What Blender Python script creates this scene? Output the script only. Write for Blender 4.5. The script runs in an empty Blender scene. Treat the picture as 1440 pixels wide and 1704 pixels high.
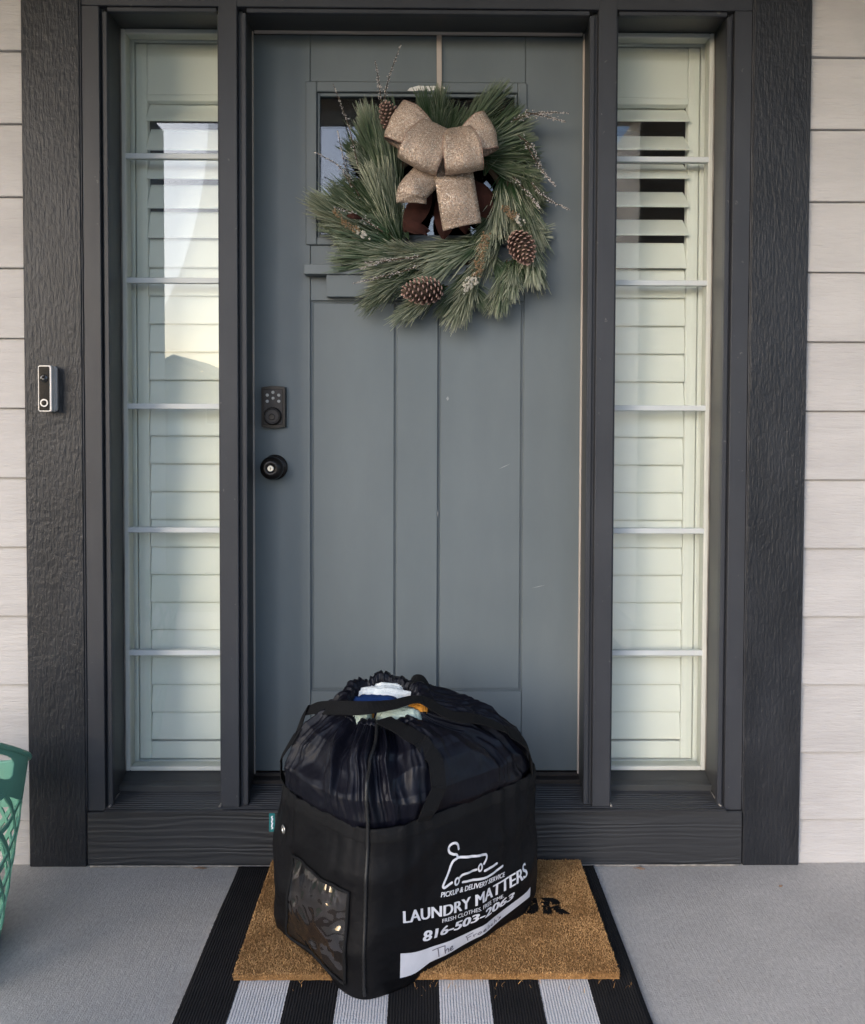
import bpy, bmesh, math, random
from math import sin, cos, pi, radians, sqrt, atan2
from mathutils import Vector, Matrix, noise as MN
R = random.Random(7)
SC = bpy.context.scene
COL = SC.collection

# ------------------------------------------------------------------ camera
cam_d = bpy.data.cameras.new('camera')
cam = bpy.data.objects.new('camera', cam_d); COL.objects.link(cam)
yaw, pit, rol = .0108, .0301, .0033
fw = Vector((sin(yaw)*cos(pit), cos(yaw)*cos(pit), -sin(pit)))
rt = Vector((cos(yaw), -sin(yaw), 0)); up = rt.cross(fw)
r2 = rt*cos(rol) + up*sin(rol); u2 = -rt*sin(rol) + up*cos(rol)
cam.matrix_world = Matrix(((r2.x, u2.x, -fw.x, .0153), (r2.y, u2.y, -fw.y, -2.2139), (r2.z, u2.z, -fw.z, 1.1517), (0, 0, 0, 1)))
cam_d.sensor_fit = 'HORIZONTAL'; cam_d.sensor_width = 36
cam_d.lens = 36*1445.285/1440
cam_d.shift_y = -107.4/1440
cam_d.clip_start = .05; cam_d.clip_end = 2000
SC.camera = cam

# ------------------------------------------------------------------ sky, sun, exposure
SUN_EL, SUN_AZ = 17.0, 220.0           # azimuth clockwise from +Y: low hazy sun out in front of the porch
world = bpy.data.worlds.new('World'); SC.world = world; world.use_nodes = True
wn = world.node_tree.nodes; wl = world.node_tree.links
sky = wn.new('ShaderNodeTexSky'); sky.sky_type = 'NISHITA'; sky.sun_disc = False
sky.sun_elevation = radians(SUN_EL); sky.sun_rotation = radians(SUN_AZ)
sky.air_density = 1.0; sky.dust_density = 2.2; sky.ozone_density = .8
wl.new(sky.outputs[0], wn['Background'].inputs[0]); wn['Background'].inputs[1].default_value = .15
sd = bpy.data.lights.new('sun', 'SUN'); sun = bpy.data.objects.new('sun', sd); COL.objects.link(sun)
sd.energy = .5; sd.angle = radians(50); sd.color = (1, .95, .90)
az, el = radians(SUN_AZ), radians(SUN_EL)
sun.rotation_euler = Vector((sin(az)*cos(el), cos(az)*cos(el), sin(el))).to_track_quat('Z', 'Y').to_euler()
sun.location = (0, -6, 9)
SC.view_settings.view_transform = 'Standard'; SC.view_settings.look = 'None'
SC.view_settings.exposure = 1.40; SC.view_settings.gamma = 1
SC.view_settings.use_curve_mapping = False
SC.view_settings.use_white_balance = True; SC.view_settings.white_balance_temperature = 5450; SC.view_settings.white_balance_tint = 13
SC.render.engine = 'CYCLES'
SC.cycles.max_bounces = 10; SC.cycles.transparent_max_bounces = 24; SC.cycles.diffuse_bounces = 5
SC.cycles.use_denoising = True
SC.cycles.caustics_reflective = False; SC.cycles.caustics_refractive = False

# ------------------------------------------------------------------ material helpers
MATS = {}
def mat(name, c1, c2=None, cs=(8, 8, 8), rough=.6, spec=.5, metal=0, bumps=(), sheen=0, coat=0, rvar=0, spots=None, ramp=(.35, .65), stain=None):
    """principled surface; c1/c2 mixed by noise, bumps = list of (scale xyz, distance m, detail)"""
    if name in MATS: return MATS[name]
    m = bpy.data.materials.new(name); m.use_nodes = True; MATS[name] = m
    nt = m.node_tree; N, L = nt.nodes, nt.links
    b = N['Principled BSDF']
    b.inputs['Roughness'].default_value = rough; b.inputs['Specular IOR Level'].default_value = spec
    b.inputs['Metallic'].default_value = metal
    if sheen: b.inputs['Sheen Weight'].default_value = sheen
    if coat: b.inputs['Coat Weight'].default_value = coat; b.inputs['Coat Roughness'].default_value = .15
    tc = N.new('ShaderNodeTexCoord')
    def nz(s, detail=4, typ='noise', rot=0):
        mp = N.new('ShaderNodeMapping'); mp.inputs['Scale'].default_value = s; mp.inputs['Rotation'].default_value = (0, 0, rot)
        L.new(tc.outputs['Object'], mp.inputs[0])
        t = N.new('ShaderNodeTexNoise'); t.inputs['Scale'].default_value = 1; t.inputs['Detail'].default_value = detail
        t.inputs['Roughness'].default_value = .6
        L.new(mp.outputs[0], t.inputs['Vector']); return t.outputs[0]
    if c2 is None:
        b.inputs['Base Color'].default_value = (*c1, 1); colout = None
    else:
        rp = N.new('ShaderNodeValToRGB'); rp.color_ramp.elements[0].position = ramp[0]; rp.color_ramp.elements[1].position = ramp[1]
        rp.color_ramp.elements[0].color = (*c1, 1); rp.color_ramp.elements[1].color = (*c2, 1)
        L.new(nz(cs, 6), rp.inputs[0]); colout = rp.outputs[0]
        if spots:
            sc_, th, colr = spots
            mx = N.new('ShaderNodeMix'); mx.data_type = 'RGBA'
            r_ = N.new('ShaderNodeValToRGB'); r_.color_ramp.elements[0].position = th; r_.color_ramp.elements[1].position = th+.03
            L.new(nz((sc_,)*3, 3), r_.inputs[0]); L.new(r_.outputs[0], mx.inputs[0])
            L.new(colout, mx.inputs[6]); mx.inputs[7].default_value = (*colr, 1); colout = mx.outputs[2]
        if stain:
            mr_ = N.new('ShaderNodeMapRange'); mr_.inputs[1].default_value = .3; mr_.inputs[2].default_value = .7; mr_.inputs[3].default_value = 1-stain[1]; mr_.inputs[4].default_value = 1+stain[1]
            L.new(nz(stain[0], 5), mr_.inputs[0]); vm_ = N.new('ShaderNodeVectorMath'); vm_.operation = 'SCALE'; L.new(colout, vm_.inputs[0]); L.new(mr_.outputs[0], vm_.inputs['Scale']); colout = vm_.outputs[0]
        L.new(colout, b.inputs['Base Color'])
    prev = None
    for bp in bumps:
        s, dist = bp[0], bp[1]; det = bp[2] if len(bp) > 2 else 4; rot = bp[3] if len(bp) > 3 else 0
        bn = N.new('ShaderNodeBump'); bn.inputs['Distance'].default_value = dist; bn.inputs['Strength'].default_value = 1
        src = nz(s, det, rot=rot)
        if len(bp) > 4: src.node.noise_type = 'RIDGED_MULTIFRACTAL'; src.node.inputs['Roughness'].default_value = .45
        L.new(src, bn.inputs['Height'])
        if prev: L.new(prev, bn.inputs['Normal'])
        prev = bn.outputs[0]
    if prev: L.new(prev, b.inputs['Normal'])
    if rvar:
        mr = N.new('ShaderNodeMapRange'); mr.inputs[3].default_value = rough-rvar; mr.inputs[4].default_value = rough+rvar
        L.new(nz((14, 14, 14), 4), mr.inputs[0]); L.new(mr.outputs[0], b.inputs['Roughness'])
    return m

def glass_mat(name, tint, f0=.045, rough=0, bump=None):
    m = bpy.data.materials.new(name); m.use_nodes = True; MATS[name] = m
    nt = m.node_tree; N, L = nt.nodes, nt.links; N.remove(N['Principled BSDF'])
    out = N['Material Output']; mx = N.new('ShaderNodeMixShader'); tr = N.new('ShaderNodeBsdfTransparent'); gl = N.new('ShaderNodeBsdfGlossy')
    tr.inputs[0].default_value = (*tint, 1); gl.inputs['Roughness'].default_value = rough
    lw = N.new('ShaderNodeLayerWeight'); pw = N.new('ShaderNodeMath'); pw.operation = 'POWER'; pw.inputs[1].default_value = 5
    ma = N.new('ShaderNodeMath'); ma.operation = 'MULTIPLY_ADD'; ma.inputs[1].default_value = 1-f0; ma.inputs[2].default_value = f0
    L.new(lw.outputs['Facing'], pw.inputs[0]); L.new(pw.outputs[0], ma.inputs[0]); L.new(ma.outputs[0], mx.inputs[0])
    L.new(tr.outputs[0], mx.inputs[1]); L.new(gl.outputs[0], mx.inputs[2]); L.new(mx.outputs[0], out.inputs[0])
    if bump:
        tc = N.new('ShaderNodeTexCoord'); t = N.new('ShaderNodeTexNoise'); t.inputs['Scale'].default_value = bump[0]; t.inputs['Detail'].default_value = 2
        bn = N.new('ShaderNodeBump'); bn.inputs['Distance'].default_value = bump[1]
        L.new(tc.outputs['Object'], t.inputs['Vector']); L.new(t.outputs[0], bn.inputs['Height'])
        L.new(bn.outputs[0], gl.inputs['Normal']); L.new(bn.outputs[0], lw.inputs['Normal'])
    return m

def attr_mat(name, attr, c0, c1, rough=.6, spec=.4, metal=0, rnd=0):
    """colour runs from c0 to c1 along a float attribute baked on the mesh"""
    m = bpy.data.materials.new(name); m.use_nodes = True; MATS[name] = m
    nt = m.node_tree; N, L = nt.nodes, nt.links; b = N['Principled BSDF']
    b.inputs['Roughness'].default_value = rough; b.inputs['Specular IOR Level'].default_value = spec; b.inputs['Metallic'].default_value = metal
    a = N.new('ShaderNodeAttribute'); a.attribute_name = attr
    rp = N.new('ShaderNodeValToRGB'); rp.color_ramp.elements[0].color = (*c0, 1); rp.color_ramp.elements[1].color = (*c1, 1)
    L.new(a.outputs['Fac'], rp.inputs[0]); L.new(rp.outputs[0], b.inputs['Base Color'])
    return m

def wave_wood(name, c1, c2, axis_scale, wscale, distort, dist, rough=.55, axis='Z', fine=None):
    m = bpy.data.materials.new(name); m.use_nodes = True; MATS[name] = m
    nt = m.node_tree; N, L = nt.nodes, nt.links; b = N['Principled BSDF']
    b.inputs['Roughness'].default_value = rough
    tc = N.new('ShaderNodeTexCoord'); mp = N.new('ShaderNodeMapping'); mp.inputs['Scale'].default_value = axis_scale
    L.new(tc.outputs['Object'], mp.inputs[0])
    w = N.new('ShaderNodeTexWave'); w.wave_type = 'BANDS'; w.bands_direction = axis; w.inputs['Scale'].default_value = wscale
    w.inputs['Distortion'].default_value = distort; w.inputs['Detail'].default_value = 3; w.inputs['Detail Scale'].default_value = 1.2
    L.new(mp.outputs[0], w.inputs['Vector'])
    n = N.new('ShaderNodeTexNoise'); n.inputs['Scale'].default_value = 3; n.inputs['Detail'].default_value = 5
    L.new(mp.outputs[0], n.inputs['Vector'])
    mu = N.new('ShaderNodeMath'); mu.operation = 'MULTIPLY'; L.new(w.outputs['Fac'], mu.inputs[0]); L.new(n.outputs[0], mu.inputs[1])
    bn = N.new('ShaderNodeBump'); bn.inputs['Distance'].default_value = dist
    L.new(mu.outputs[0], bn.inputs['Height']); L.new(bn.outputs[0], b.inputs['Normal'])
    rp = N.new('ShaderNodeValToRGB'); rp.color_ramp.elements[0].color = (*c1, 1); rp.color_ramp.elements[1].color = (*c2, 1)
    n2 = N.new('ShaderNodeTexNoise'); n2.inputs['Scale'].default_value = 6; L.new(tc.outputs['Object'], n2.inputs['Vector'])
    L.new(n2.outputs[0], rp.inputs[0]); L.new(rp.outputs[0], b.inputs['Base Color'])
    return m

def glitter_mat(name, dark, mid, lite, scale=560):
    m = bpy.data.materials.new(name); m.use_nodes = True; MATS[name] = m
    nt = m.node_tree; N, L = nt.nodes, nt.links; b = N['Principled BSDF']
    b.inputs['Roughness'].default_value = .42; b.inputs['Metallic'].default_value = .25
    tc = N.new('ShaderNodeTexCoord'); v = N.new('ShaderNodeTexVoronoi'); v.inputs['Scale'].default_value = scale
    L.new(tc.outputs['Object'], v.inputs['Vector'])
    sp = N.new('ShaderNodeSeparateColor'); L.new(v.outputs['Color'], sp.inputs[0])
    rp = N.new('ShaderNodeValToRGB'); e = rp.color_ramp.elements
    e[0].color = (*dark, 1); e[1].color = (*lite, 1); e[1].position = 1; k = e.new(.45); k.color = (*mid, 1); k = e.new(.86); k.color = (*mid, 1)
    L.new(sp.outputs[0], rp.inputs[0]); L.new(rp.outputs[0], b.inputs['Base Color'])
    # each flake leans its own way
    vs = N.new('ShaderNodeVectorMath'); vs.operation = 'SUBTRACT'; vs.inputs[1].default_value = (.5, .5, .5); L.new(v.outputs['Color'], vs.inputs[0])
    vm = N.new('ShaderNodeVectorMath'); vm.operation = 'SCALE'; vm.inputs['Scale'].default_value = .9; L.new(vs.outputs[0], vm.inputs[0])
    ge = N.new('ShaderNodeNewGeometry'); va = N.new('ShaderNodeVectorMath'); L.new(ge.outputs['Normal'], va.inputs[0]); L.new(vm.outputs[0], va.inputs[1])
    vn = N.new('ShaderNodeVectorMath'); vn.operation = 'NORMALIZE'; L.new(va.outputs[0], vn.inputs[0]); L.new(vn.outputs[0], b.inputs['Normal'])
    return m

def stripe_mat(name):
    """flat-woven rug: 9 equal stripes across its width, ribbed weave"""
    m = bpy.data.materials.new(name); m.use_nodes = True; MATS[name] = m
    nt = m.node_tree; N, L = nt.nodes, nt.links; b = N['Principled BSDF']; b.inputs['Roughness'].default_value = .9
    b.inputs['Specular IOR Level'].default_value = .2
    tc = N.new('ShaderNodeTexCoord'); sx = N.new('ShaderNodeSeparateXYZ'); L.new(tc.outputs['Object'], sx.inputs[0])
    nz = N.new('ShaderNodeTexNoise'); nz.inputs['Scale'].default_value = 160; L.new(tc.outputs['Object'], nz.inputs['Vector'])
    jit = N.new('ShaderNodeMath'); jit.operation = 'MULTIPLY_ADD'; jit.inputs[1].default_value = .003; L.new(nz.outputs[0], jit.inputs[0]); L.new(sx.outputs[0], jit.inputs[2])
    d = N.new('ShaderNodeMath'); d.operation = 'MULTIPLY_ADD'; d.inputs[1].default_value = 1/.1018; d.inputs[2].default_value = 4.5+20-.015; L.new(jit.outputs[0], d.inputs[0])
    md = N.new('ShaderNodeMath'); md.operation = 'MODULO'; md.inputs[1].default_value = 2; L.new(d.outputs[0], md.inputs[0])
    gt = N.new('ShaderNodeMath'); gt.operation = 'GREATER_THAN'; gt.inputs[1].default_value = 1; L.new(md.outputs[0], gt.inputs[0])
    mp = N.new('ShaderNodeMapping'); mp.inputs['Scale'].default_value = (330, 330, 330); L.new(tc.outputs['Object'], mp.inputs[0])
    ck = N.new('ShaderNodeTexVoronoi'); ck.inputs['Scale'].default_value = 1; L.new(mp.outputs[0], ck.inputs['Vector'])
    n2 = N.new('ShaderNodeTexNoise'); n2.inputs['Scale'].default_value = 14; n2.inputs['Detail'].default_value = 5; L.new(tc.outputs['Object'], n2.inputs['Vector'])
    def ramp(c0, c1, src):
        r_ = N.new('ShaderNodeValToRGB'); r_.color_ramp.elements[0].color = (*c0, 1); r_.color_ramp.elements[1].color = (*c1, 1); L.new(src, r_.inputs[0]); return r_.outputs[0]
    bk = ramp((.007, .007, .008), (.02, .019, .02), n2.outputs[0]); wh = ramp((.74, .73, .74), (.56, .55, .56), ck.outputs['Distance'])
    mw = N.new('ShaderNodeMix'); mw.data_type = 'RGBA'; mw.blend_type = 'MULTIPLY'; mw.inputs[0].default_value = 1; L.new(wh, mw.inputs[6]); L.new(ramp((.86, .85, .84), (1, 1, 1), n2.outputs[0]), mw.inputs[7])
    mx = N.new('ShaderNodeMix'); mx.data_type = 'RGBA'; L.new(gt.outputs[0], mx.inputs[0]); L.new(bk, mx.inputs[6]); L.new(mw.outputs[2], mx.inputs[7])
    L.new(mx.outputs[2], b.inputs['Base Color'])
    w = N.new('ShaderNodeTexWave'); w.bands_direction = 'X'; w.inputs['Scale'].default_value = 55; w.inputs['Distortion'].default_value = 1.5; L.new(tc.outputs['Object'], w.inputs['Vector'])
    bn = N.new('ShaderNodeBump'); bn.inputs['Distance'].default_value = .0015; L.new(w.outputs['Fac'], bn.inputs['Height'])
    b2 = N.new('ShaderNodeBump'); b2.inputs['Distance'].default_value = .001; L.new(ck.outputs['Distance'], b2.inputs['Height']); L.new(bn.outputs[0], b2.inputs['Normal'])
    L.new(b2.outputs[0], b.inputs['Normal'])
    return m

# ------------------------------------------------------------------ mesh helpers
ORG = {}
def thing(name, label, cat, loc=(0, 0, 0), group=None):
    o = bpy.data.objects.new(name, None); COL.objects.link(o); o.location = loc; o.empty_display_size = .05
    ORG[o.name] = Vector(loc); return tag(o, label, cat, group)
def tag(o, label, cat=None, group=None):
    o['label'] = label
    if cat: o['category'] = cat
    if group: o['group'] = group
    return o
def obj(name, vf, m, parent=None, smooth=False, attr=None, loc=None):
    """vf = (verts in world space, faces); stored relative to the thing's base"""
    v, f = vf
    org = ORG[parent.name] if parent else Vector(loc or (0, 0, 0))
    me = bpy.data.meshes.new(name); me.from_pydata([Vector(p)-org for p in v], [], f); me.update()
    if smooth: me.polygons.foreach_set('use_smooth', [True]*len(me.polygons))
    if attr:
        a = me.attributes.new(attr[0], 'FLOAT', 'POINT'); a.data.foreach_set('value', attr[1])
    me.materials.append(m if not isinstance(m, str) else MATS[m])
    o = bpy.data.objects.new(name, me); COL.objects.link(o)
    if parent: o.parent = parent
    else: o.location = org
    ORG[o.name] = org
    return o
def struct(name, vf, m, smooth=False):
    o = obj(name, vf, m, smooth=smooth); o['kind'] = 'structure'; return o
def from_bm(bm):
    bm.verts.ensure_lookup_table(); bm.verts.index_update()
    r = ([v.co.copy() for v in bm.verts], [[v.index for v in f.verts] for f in bm.faces]); bm.free(); return r
def join(*parts):
    V, F = [], []
    for v, f in parts:
        k = len(V); V += list(v); F += [[i+k for i in q] for q in f]
    return V, F
def box(x0, x1, y0, y1, z0, z1, bev=0, seg=1):
    bm = bmesh.new(); bmesh.ops.create_cube(bm, size=1)
    for v in bm.verts: v.co = Vector((x0+(v.co.x+.5)*(x1-x0), y0+(v.co.y+.5)*(y1-y0), z0+(v.co.z+.5)*(z1-z0)))
    if bev: bmesh.ops.bevel(bm, geom=list(bm.edges), offset=bev, segments=seg, profile=.5, affect='EDGES')
    return from_bm(bm)
def xf(vf, M):
    return [M @ Vector(p) for p in vf[0]], vf[1]
def ext_x(prof, x0, x1):
    """closed (y,z) profile run along X"""
    n = len(prof); V = [(x0, y, z) for y, z in prof]+[(x1, y, z) for y, z in prof]
    F = [[i, (i+1) % n, n+(i+1) % n, n+i] for i in range(n)]+[list(range(n))[::-1], list(range(n, 2*n))]
    return V, F
def grid(nu, nv, fn, wrap=False):
    V = [fn(i/(nu if wrap else nu-1), j/(nv-1)) for j in range(nv) for i in range(nu)]
    F = []
    for j in range(nv-1):
        for i in range(nu if wrap else nu-1):
            a = j*nu+i; b = j*nu+(i+1) % nu
            F.append([a, b, b+nu, a+nu])
    return V, F
def tube(pts, rad, seg=6, caps=True):
    pts = [Vector(p) for p in pts]; n = len(pts); V, F = [], []
    prev = None
    for i, p in enumerate(pts):
        t = (pts[min(i+1, n-1)]-pts[max(i-1, 0)]).normalized()
        if prev is None:
            a = t.orthogonal().normalized()
        else:
            a = (prev-t*prev.dot(t)); a = a.normalized() if a.length > 1e-6 else t.orthogonal().normalized()
        prev = a; b = t.cross(a); r = rad[i] if isinstance(rad, (list, tuple)) else rad
        V += [p+a*(r*cos(2*pi*k/seg))+b*(r*sin(2*pi*k/seg)) for k in range(seg)]
    for i in range(n-1):
        for k in range(seg):
            F.append([i*seg+k, i*seg+(k+1) % seg, (i+1)*seg+(k+1) % seg, (i+1)*seg+k])
    if caps: F += [list(range(seg))[::-1], list(range((n-1)*seg, n*seg))]
    return V, F
def sgp(c, e): return math.copysign(abs(c)**e, c)
def spline(pts, n):
    pts = [Vector(p) for p in pts]; P = [pts[0]*2-pts[1]]+pts+[pts[-1]*2-pts[-2]]; out = []
    m = len(pts)-1
    for i in range(n):
        u = i/(n-1)*m; k = min(int(u), m-1); t = u-k; a, b, c, d = P[k:k+4]
        out.append(.5*((2*b)+(c-a)*t+(2*a-5*b+4*c-d)*t*t+(3*b-a-3*c+d)*t**3))
    return out
def lathe(prof, c, axis, seg=32):
    """prof (r, h) along axis from c"""
    ax = Vector(axis).normalized(); a = ax.orthogonal().normalized(); b = ax.cross(a); c = Vector(c)
    V = [c+ax*h+(a*cos(2*pi*k/seg)+b*sin(2*pi*k/seg))*r for r, h in prof for k in range(seg)]
    F = [[j*seg+k, j*seg+(k+1) % seg, (j+1)*seg+(k+1) % seg, (j+1)*seg+k] for j in range(len(prof)-1) for k in range(seg)]
    F += [list(range(seg))[::-1], list(range((len(prof)-1)*seg, len(prof)*seg))]
    return V, F
def ribbon(cs, ws, th=.0012):
    """strip along centres cs with half-width vectors ws, given thickness"""
    n = len(cs); V, F = [], []
    for i in range(n):
        t = (cs[min(i+1, n-1)]-cs[max(i-1, 0)]).normalized(); nn = t.cross(ws[i]).normalized()*th*.5
        V += [cs[i]-ws[i]-nn, cs[i]+ws[i]-nn, cs[i]+ws[i]+nn, cs[i]-ws[i]+nn]
    for i in range(n-1):
        for k in range(4): F.append([i*4+k, i*4+(k+1) % 4, i*4+4+(k+1) % 4, i*4+4+k])
    F += [[3, 2, 1, 0], [n*4-4, n*4-3, n*4-2, n*4-1]]
    return V, F
def text2d(s, bold=0.0, shear=0.0, sub=.0):
    """flat lettering: 2-D verts scaled so that cap height is 1, faces"""
    cu = bpy.data.curves.new('t', 'FONT'); cu.body = s; cu.size = 1; cu.offset = bold; cu.shear = shear; cu.resolution_u = 4
    o = bpy.data.objects.new('t', cu); COL.objects.link(o); bpy.context.view_layer.update()
    me = o.to_mesh(); bm = bmesh.new(); bm.from_mesh(me); o.to_mesh_clear()
    bpy.data.objects.remove(o); bpy.data.curves.remove(cu)
    bmesh.ops.remove_doubles(bm, verts=bm.verts, dist=1e-5)
    bmesh.ops.triangulate(bm, faces=bm.faces)
    for _ in range(2):
        le = [e for e in bm.edges if e.calc_length() > .3]
        if le: bmesh.ops.subdivide_edges(bm, edges=le, cuts=1)
    v, f = from_bm(bm); xs = [p.x for p in v]; ys = [p.y for p in v]
    return [((p.x-min(xs))/(max(xs)-min(xs)), (p.y-min(ys))/(max(ys)-min(ys))) for p in v], f

# ------------------------------------------------------------------ materials
DK = (.036, .036, .038); DK2 = (.050, .049, .051)
mat('rough_board', (.0110, .0125, .0165), (.0180, .0195, .0240), (9, 9, 5), .42, .30, bumps=(((150, 150, 24), .0032, 4), ((75, 75, 55), .0025, 4)), stain=((7, 7, 2.5), .25))
mat('trim_paint', (.031, .033, .040), (.039, .041, .047), (5, 5, 3), .45, .3, bumps=(((60, 60, 8), .0003, 4), ((300, 300, 300), .0001)), spots=(55, .70, (.09, .09, .09)), stain=((6, 6, 2), .14))
mat('jamb_paint', (.037, .039, .041), (.047, .049, .049), (5, 5, 3), .45, .4, bumps=(((60, 60, 8), .0003, 4),))
wave_wood('grain_board', (.017, .018, .021), (.026, .027, .030), (.8, 1, 8), 2.4, 14, .0013, .5)
wave_wood('sill_wood', (.016, .016, .018), (.026, .026, .028), (1.6, 2, 60), 3, 3, .002, .5, axis='Y')
mat('siding_paint', (.368, .355, .350), (.42, .406, .40), (3, 6, 14), .7, .35, stain=((2.5, 2.5, 3.5), .05), bumps=(((9, 30, 75), .0042, 5), ((40, 60, 200), .0012, 3)))
mat('post_paint', (.58, .56, .53), (.64, .62, .59), (3, 3, 3), .6, bumps=(((110, 110, 6), .0015, 3),))
mat('ceiling_paint', (.46, .41, .36), (.52, .47, .41), (3, 3, 3), .8)
mat('sheathing', (.16, .14, .12), (.2, .18, .15), (3, 3, 3), .9)
mat('interior_paint', (.055, .036, .026), (.075, .05, .036), (2, 2, 2), .8)
mat('concrete', (.32, .303, .283), (.51, .488, .462), (150, 70, 110), .85, .3, bumps=(((420, 9, 30), .0011, 3, .12), ((260, 260, 260), .0014, 4), ((5, 5, 5), .002, 3)), spots=(150, .69, (.17, .165, .16)), ramp=(.2, .8), stain=((3.2, 4.5, 3), .10))
mat('door_paint', (.104, .125, .136), (.130, .150, .159), (2.4, 2.4, 1.2), .46, .4, stain=((5, 5, 1.6), .07), bumps=(((300, 300, 300), .00012), ((70, 70, 7), .0002, 4)), rvar=.06, ramp=(.3, .7), spots=(38, .79, (.15, .165, .172)))
mat('dark_gap', (.012, .012, .013), None, rough=.8)
mat('weatherstrip', (.44, .39, .34), (.5, .45, .40), (3, 3, 3), .6)
mat('caulk', (.16, .145, .13), (.3, .28, .25), (40, 40, 12), .7, bumps=(((200, 200, 60), .001),))
mat('white_shutter', (.80, .81, .79), (.83, .84, .82), (3, 3, 3), .42, .45)
mat('vinyl_sash', (.50, .51, .47), (.56, .57, .53), (4, 4, 4), .4)
mat('glazing_bar', (.54, .57, .58), None, rough=.35)
glass_mat('window_glass', (.964, .978, .955), .055)
glass_mat('lite_glass', (.80, .80, .80), .06)
mat('bronze', (.012, .010, .010), (.020, .017, .016), (30, 30, 30), .34, .5, metal=.55, bumps=(((600, 600, 600), .0001),))
mat('bronze_light', (.030, .026, .025), (.040, .035, .033), (30, 30, 30), .5, .5, metal=.5)
mat('nickel', (.55, .53, .5), None, rough=.28, metal=.9)
mat('key_rubber', (.36, .35, .33), (.46, .45, .42), (200, 200, 200), .5)
mat('black_plastic', (.012, .012, .012), None, rough=.12)
mat('white_plastic', (.62, .60, .58), None, rough=.4)
mat('grey_plastic', (.36, .34, .33), None, rough=.45)
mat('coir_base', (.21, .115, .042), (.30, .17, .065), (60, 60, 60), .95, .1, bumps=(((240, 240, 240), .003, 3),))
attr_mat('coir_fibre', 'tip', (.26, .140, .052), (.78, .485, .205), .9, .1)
attr_mat('black_fibre', 'tip', (.006, .006, .006), (.016, .016, .017), .9, .1)
stripe_mat('rug_weave')
mat('canvas', (.0030, .0030, .0038), (.0052, .0052, .0062), (6, 6, 6), .56, .15, bumps=(((900, 900, 900), .0004, 2), ((9, 9, 12), .0075, 3)))
mat('nylon', (.0026, .0028, .0060), (.0045, .0048, .0095), (5, 5, 5), .43, .21, bumps=(((60, 60, 28), .0012, 3),), rvar=.05)
mat('webbing', (.0045, .0045, .005), (.0085, .0085, .009), (300, 300, 300), .72, .18, bumps=(((500, 500, 500), .0008, 2),))
mat('zip_cord', (.006, .006, .0065), (.012, .012, .0125), (500, 500, 500), .45, .5)
mat('print_white', (.66, .65, .67), (.74, .73, .75), (40, 40, 40), .7)
mat('label_white', (.60, .59, .62), (.68, .67, .70), (18, 18, 18), .6, bumps=(((60, 60, 60), .0008, 3),))
mat('pen_ink', (.05, .045, .06), (.13, .12, .15), (60, 60, 60), .6)
glass_mat('clear_vinyl', (.85, .83, .81), .13, .03, (8, .020))
mat('pocket_card', (.006, .0055, .0055), (.016, .010, .008), (14, 14, 14), .6)
mat('teal_tag', (.01, .13, .13), None, rough=.7)
mat('towel_white', (.66, .70, .69), (.76, .79, .78), (40, 40, 40), .95, .1, bumps=(((260, 260, 260), .002, 2),))
mat('cloth_navy', (.012, .03, .11), (.02, .05, .17), (30, 30, 30), .9, .1, bumps=(((200, 200, 200), .001, 2),))
mat('towel_mint', (.42, .50, .42), (.52, .60, .52), (60, 60, 60), .95, .1, bumps=(((260, 260, 260), .002, 2),))
mat('cloth_orange', (.48, .19, .02), (.6, .27, .04), (40, 40, 40), .9, .1)
attr_mat('pine_needle', 'tip', (.012, .050, .010), (.42, .43, .32), .5, .4)
mat('stem', (.06, .04, .025), None, rough=.9)
attr_mat('cone_scale', 'tip', (.030, .010, .007), (.58, .38, .31), .7, .3)
attr_mat('bead', 'tip', (.30, .19, .09), (.74, .70, .62), .3, .6, metal=.35)
mat('twig_bead', (.55, .48, .44), (.85, .82, .80), (400, 400, 400), .25, .6, metal=.3)
glitter_mat('glitter_ribbon', (.17, .115, .085), (.43, .33, .25), (.97, .88, .76))
mat('ribbon_back', (.26, .16, .12), (.32, .2, .15), (60, 60, 60), .5)
mat('hanger_satin', (.42, .36, .31), (.46, .40, .35), (20, 20, 4), .55)
mat('brown_leaf', (.020, .007, .005), (.038, .012, .008), (30, 30, 30), .85, .2, bumps=(((60, 60, 60), .001),))
mat('dry_leaf', (.16, .10, .06), (.26, .18, .12), (60, 60, 60), .9)
mat('green_plastic', (.135, .32, .232), (.155, .35, .26), (5, 5, 5), .38, .45)
mat('white_strip', (.72, .70, .66), None, rough=.7)
mat('grass', (.05, .075, .025), (.10, .11, .045), (2, 2, 2), .95)
mat('asphalt', (.05, .05, .052), (.065, .065, .066), (4, 4, 4), .9)
mat('roof_shingle', (.09, .08, .075), (.13, .115, .10), (3, 3, 3), .9)
mat('far_wall', (.42, .33, .25), (.48, .38, .29), (2, 2, 2), .8)
mat('far_trim', (.7, .68, .64), None, rough=.7)
mat('far_glass', (.03, .035, .04), None, rough=.08)

# ================================================================== SETTING
struct('ground', ([(-400, -500, -.15), (400, -500, -.15), (400, 300, -.15), (-400, 300, -.15)], [[0, 1, 2, 3]]), 'grass')
struct('road', ([(-300, -24, -.146), (300, -24, -.146), (300, -16, -.146), (-300, -16, -.146)], [[0, 1, 2, 3]]), 'asphalt')
struct('path', box(-.9, .9, -14, -2.72, -.149, -.11, .01), 'concrete')
struct('porch_floor', box(-4.9, 4.9, -2.7, .19, -.16, 0, .006), 'concrete')

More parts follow.
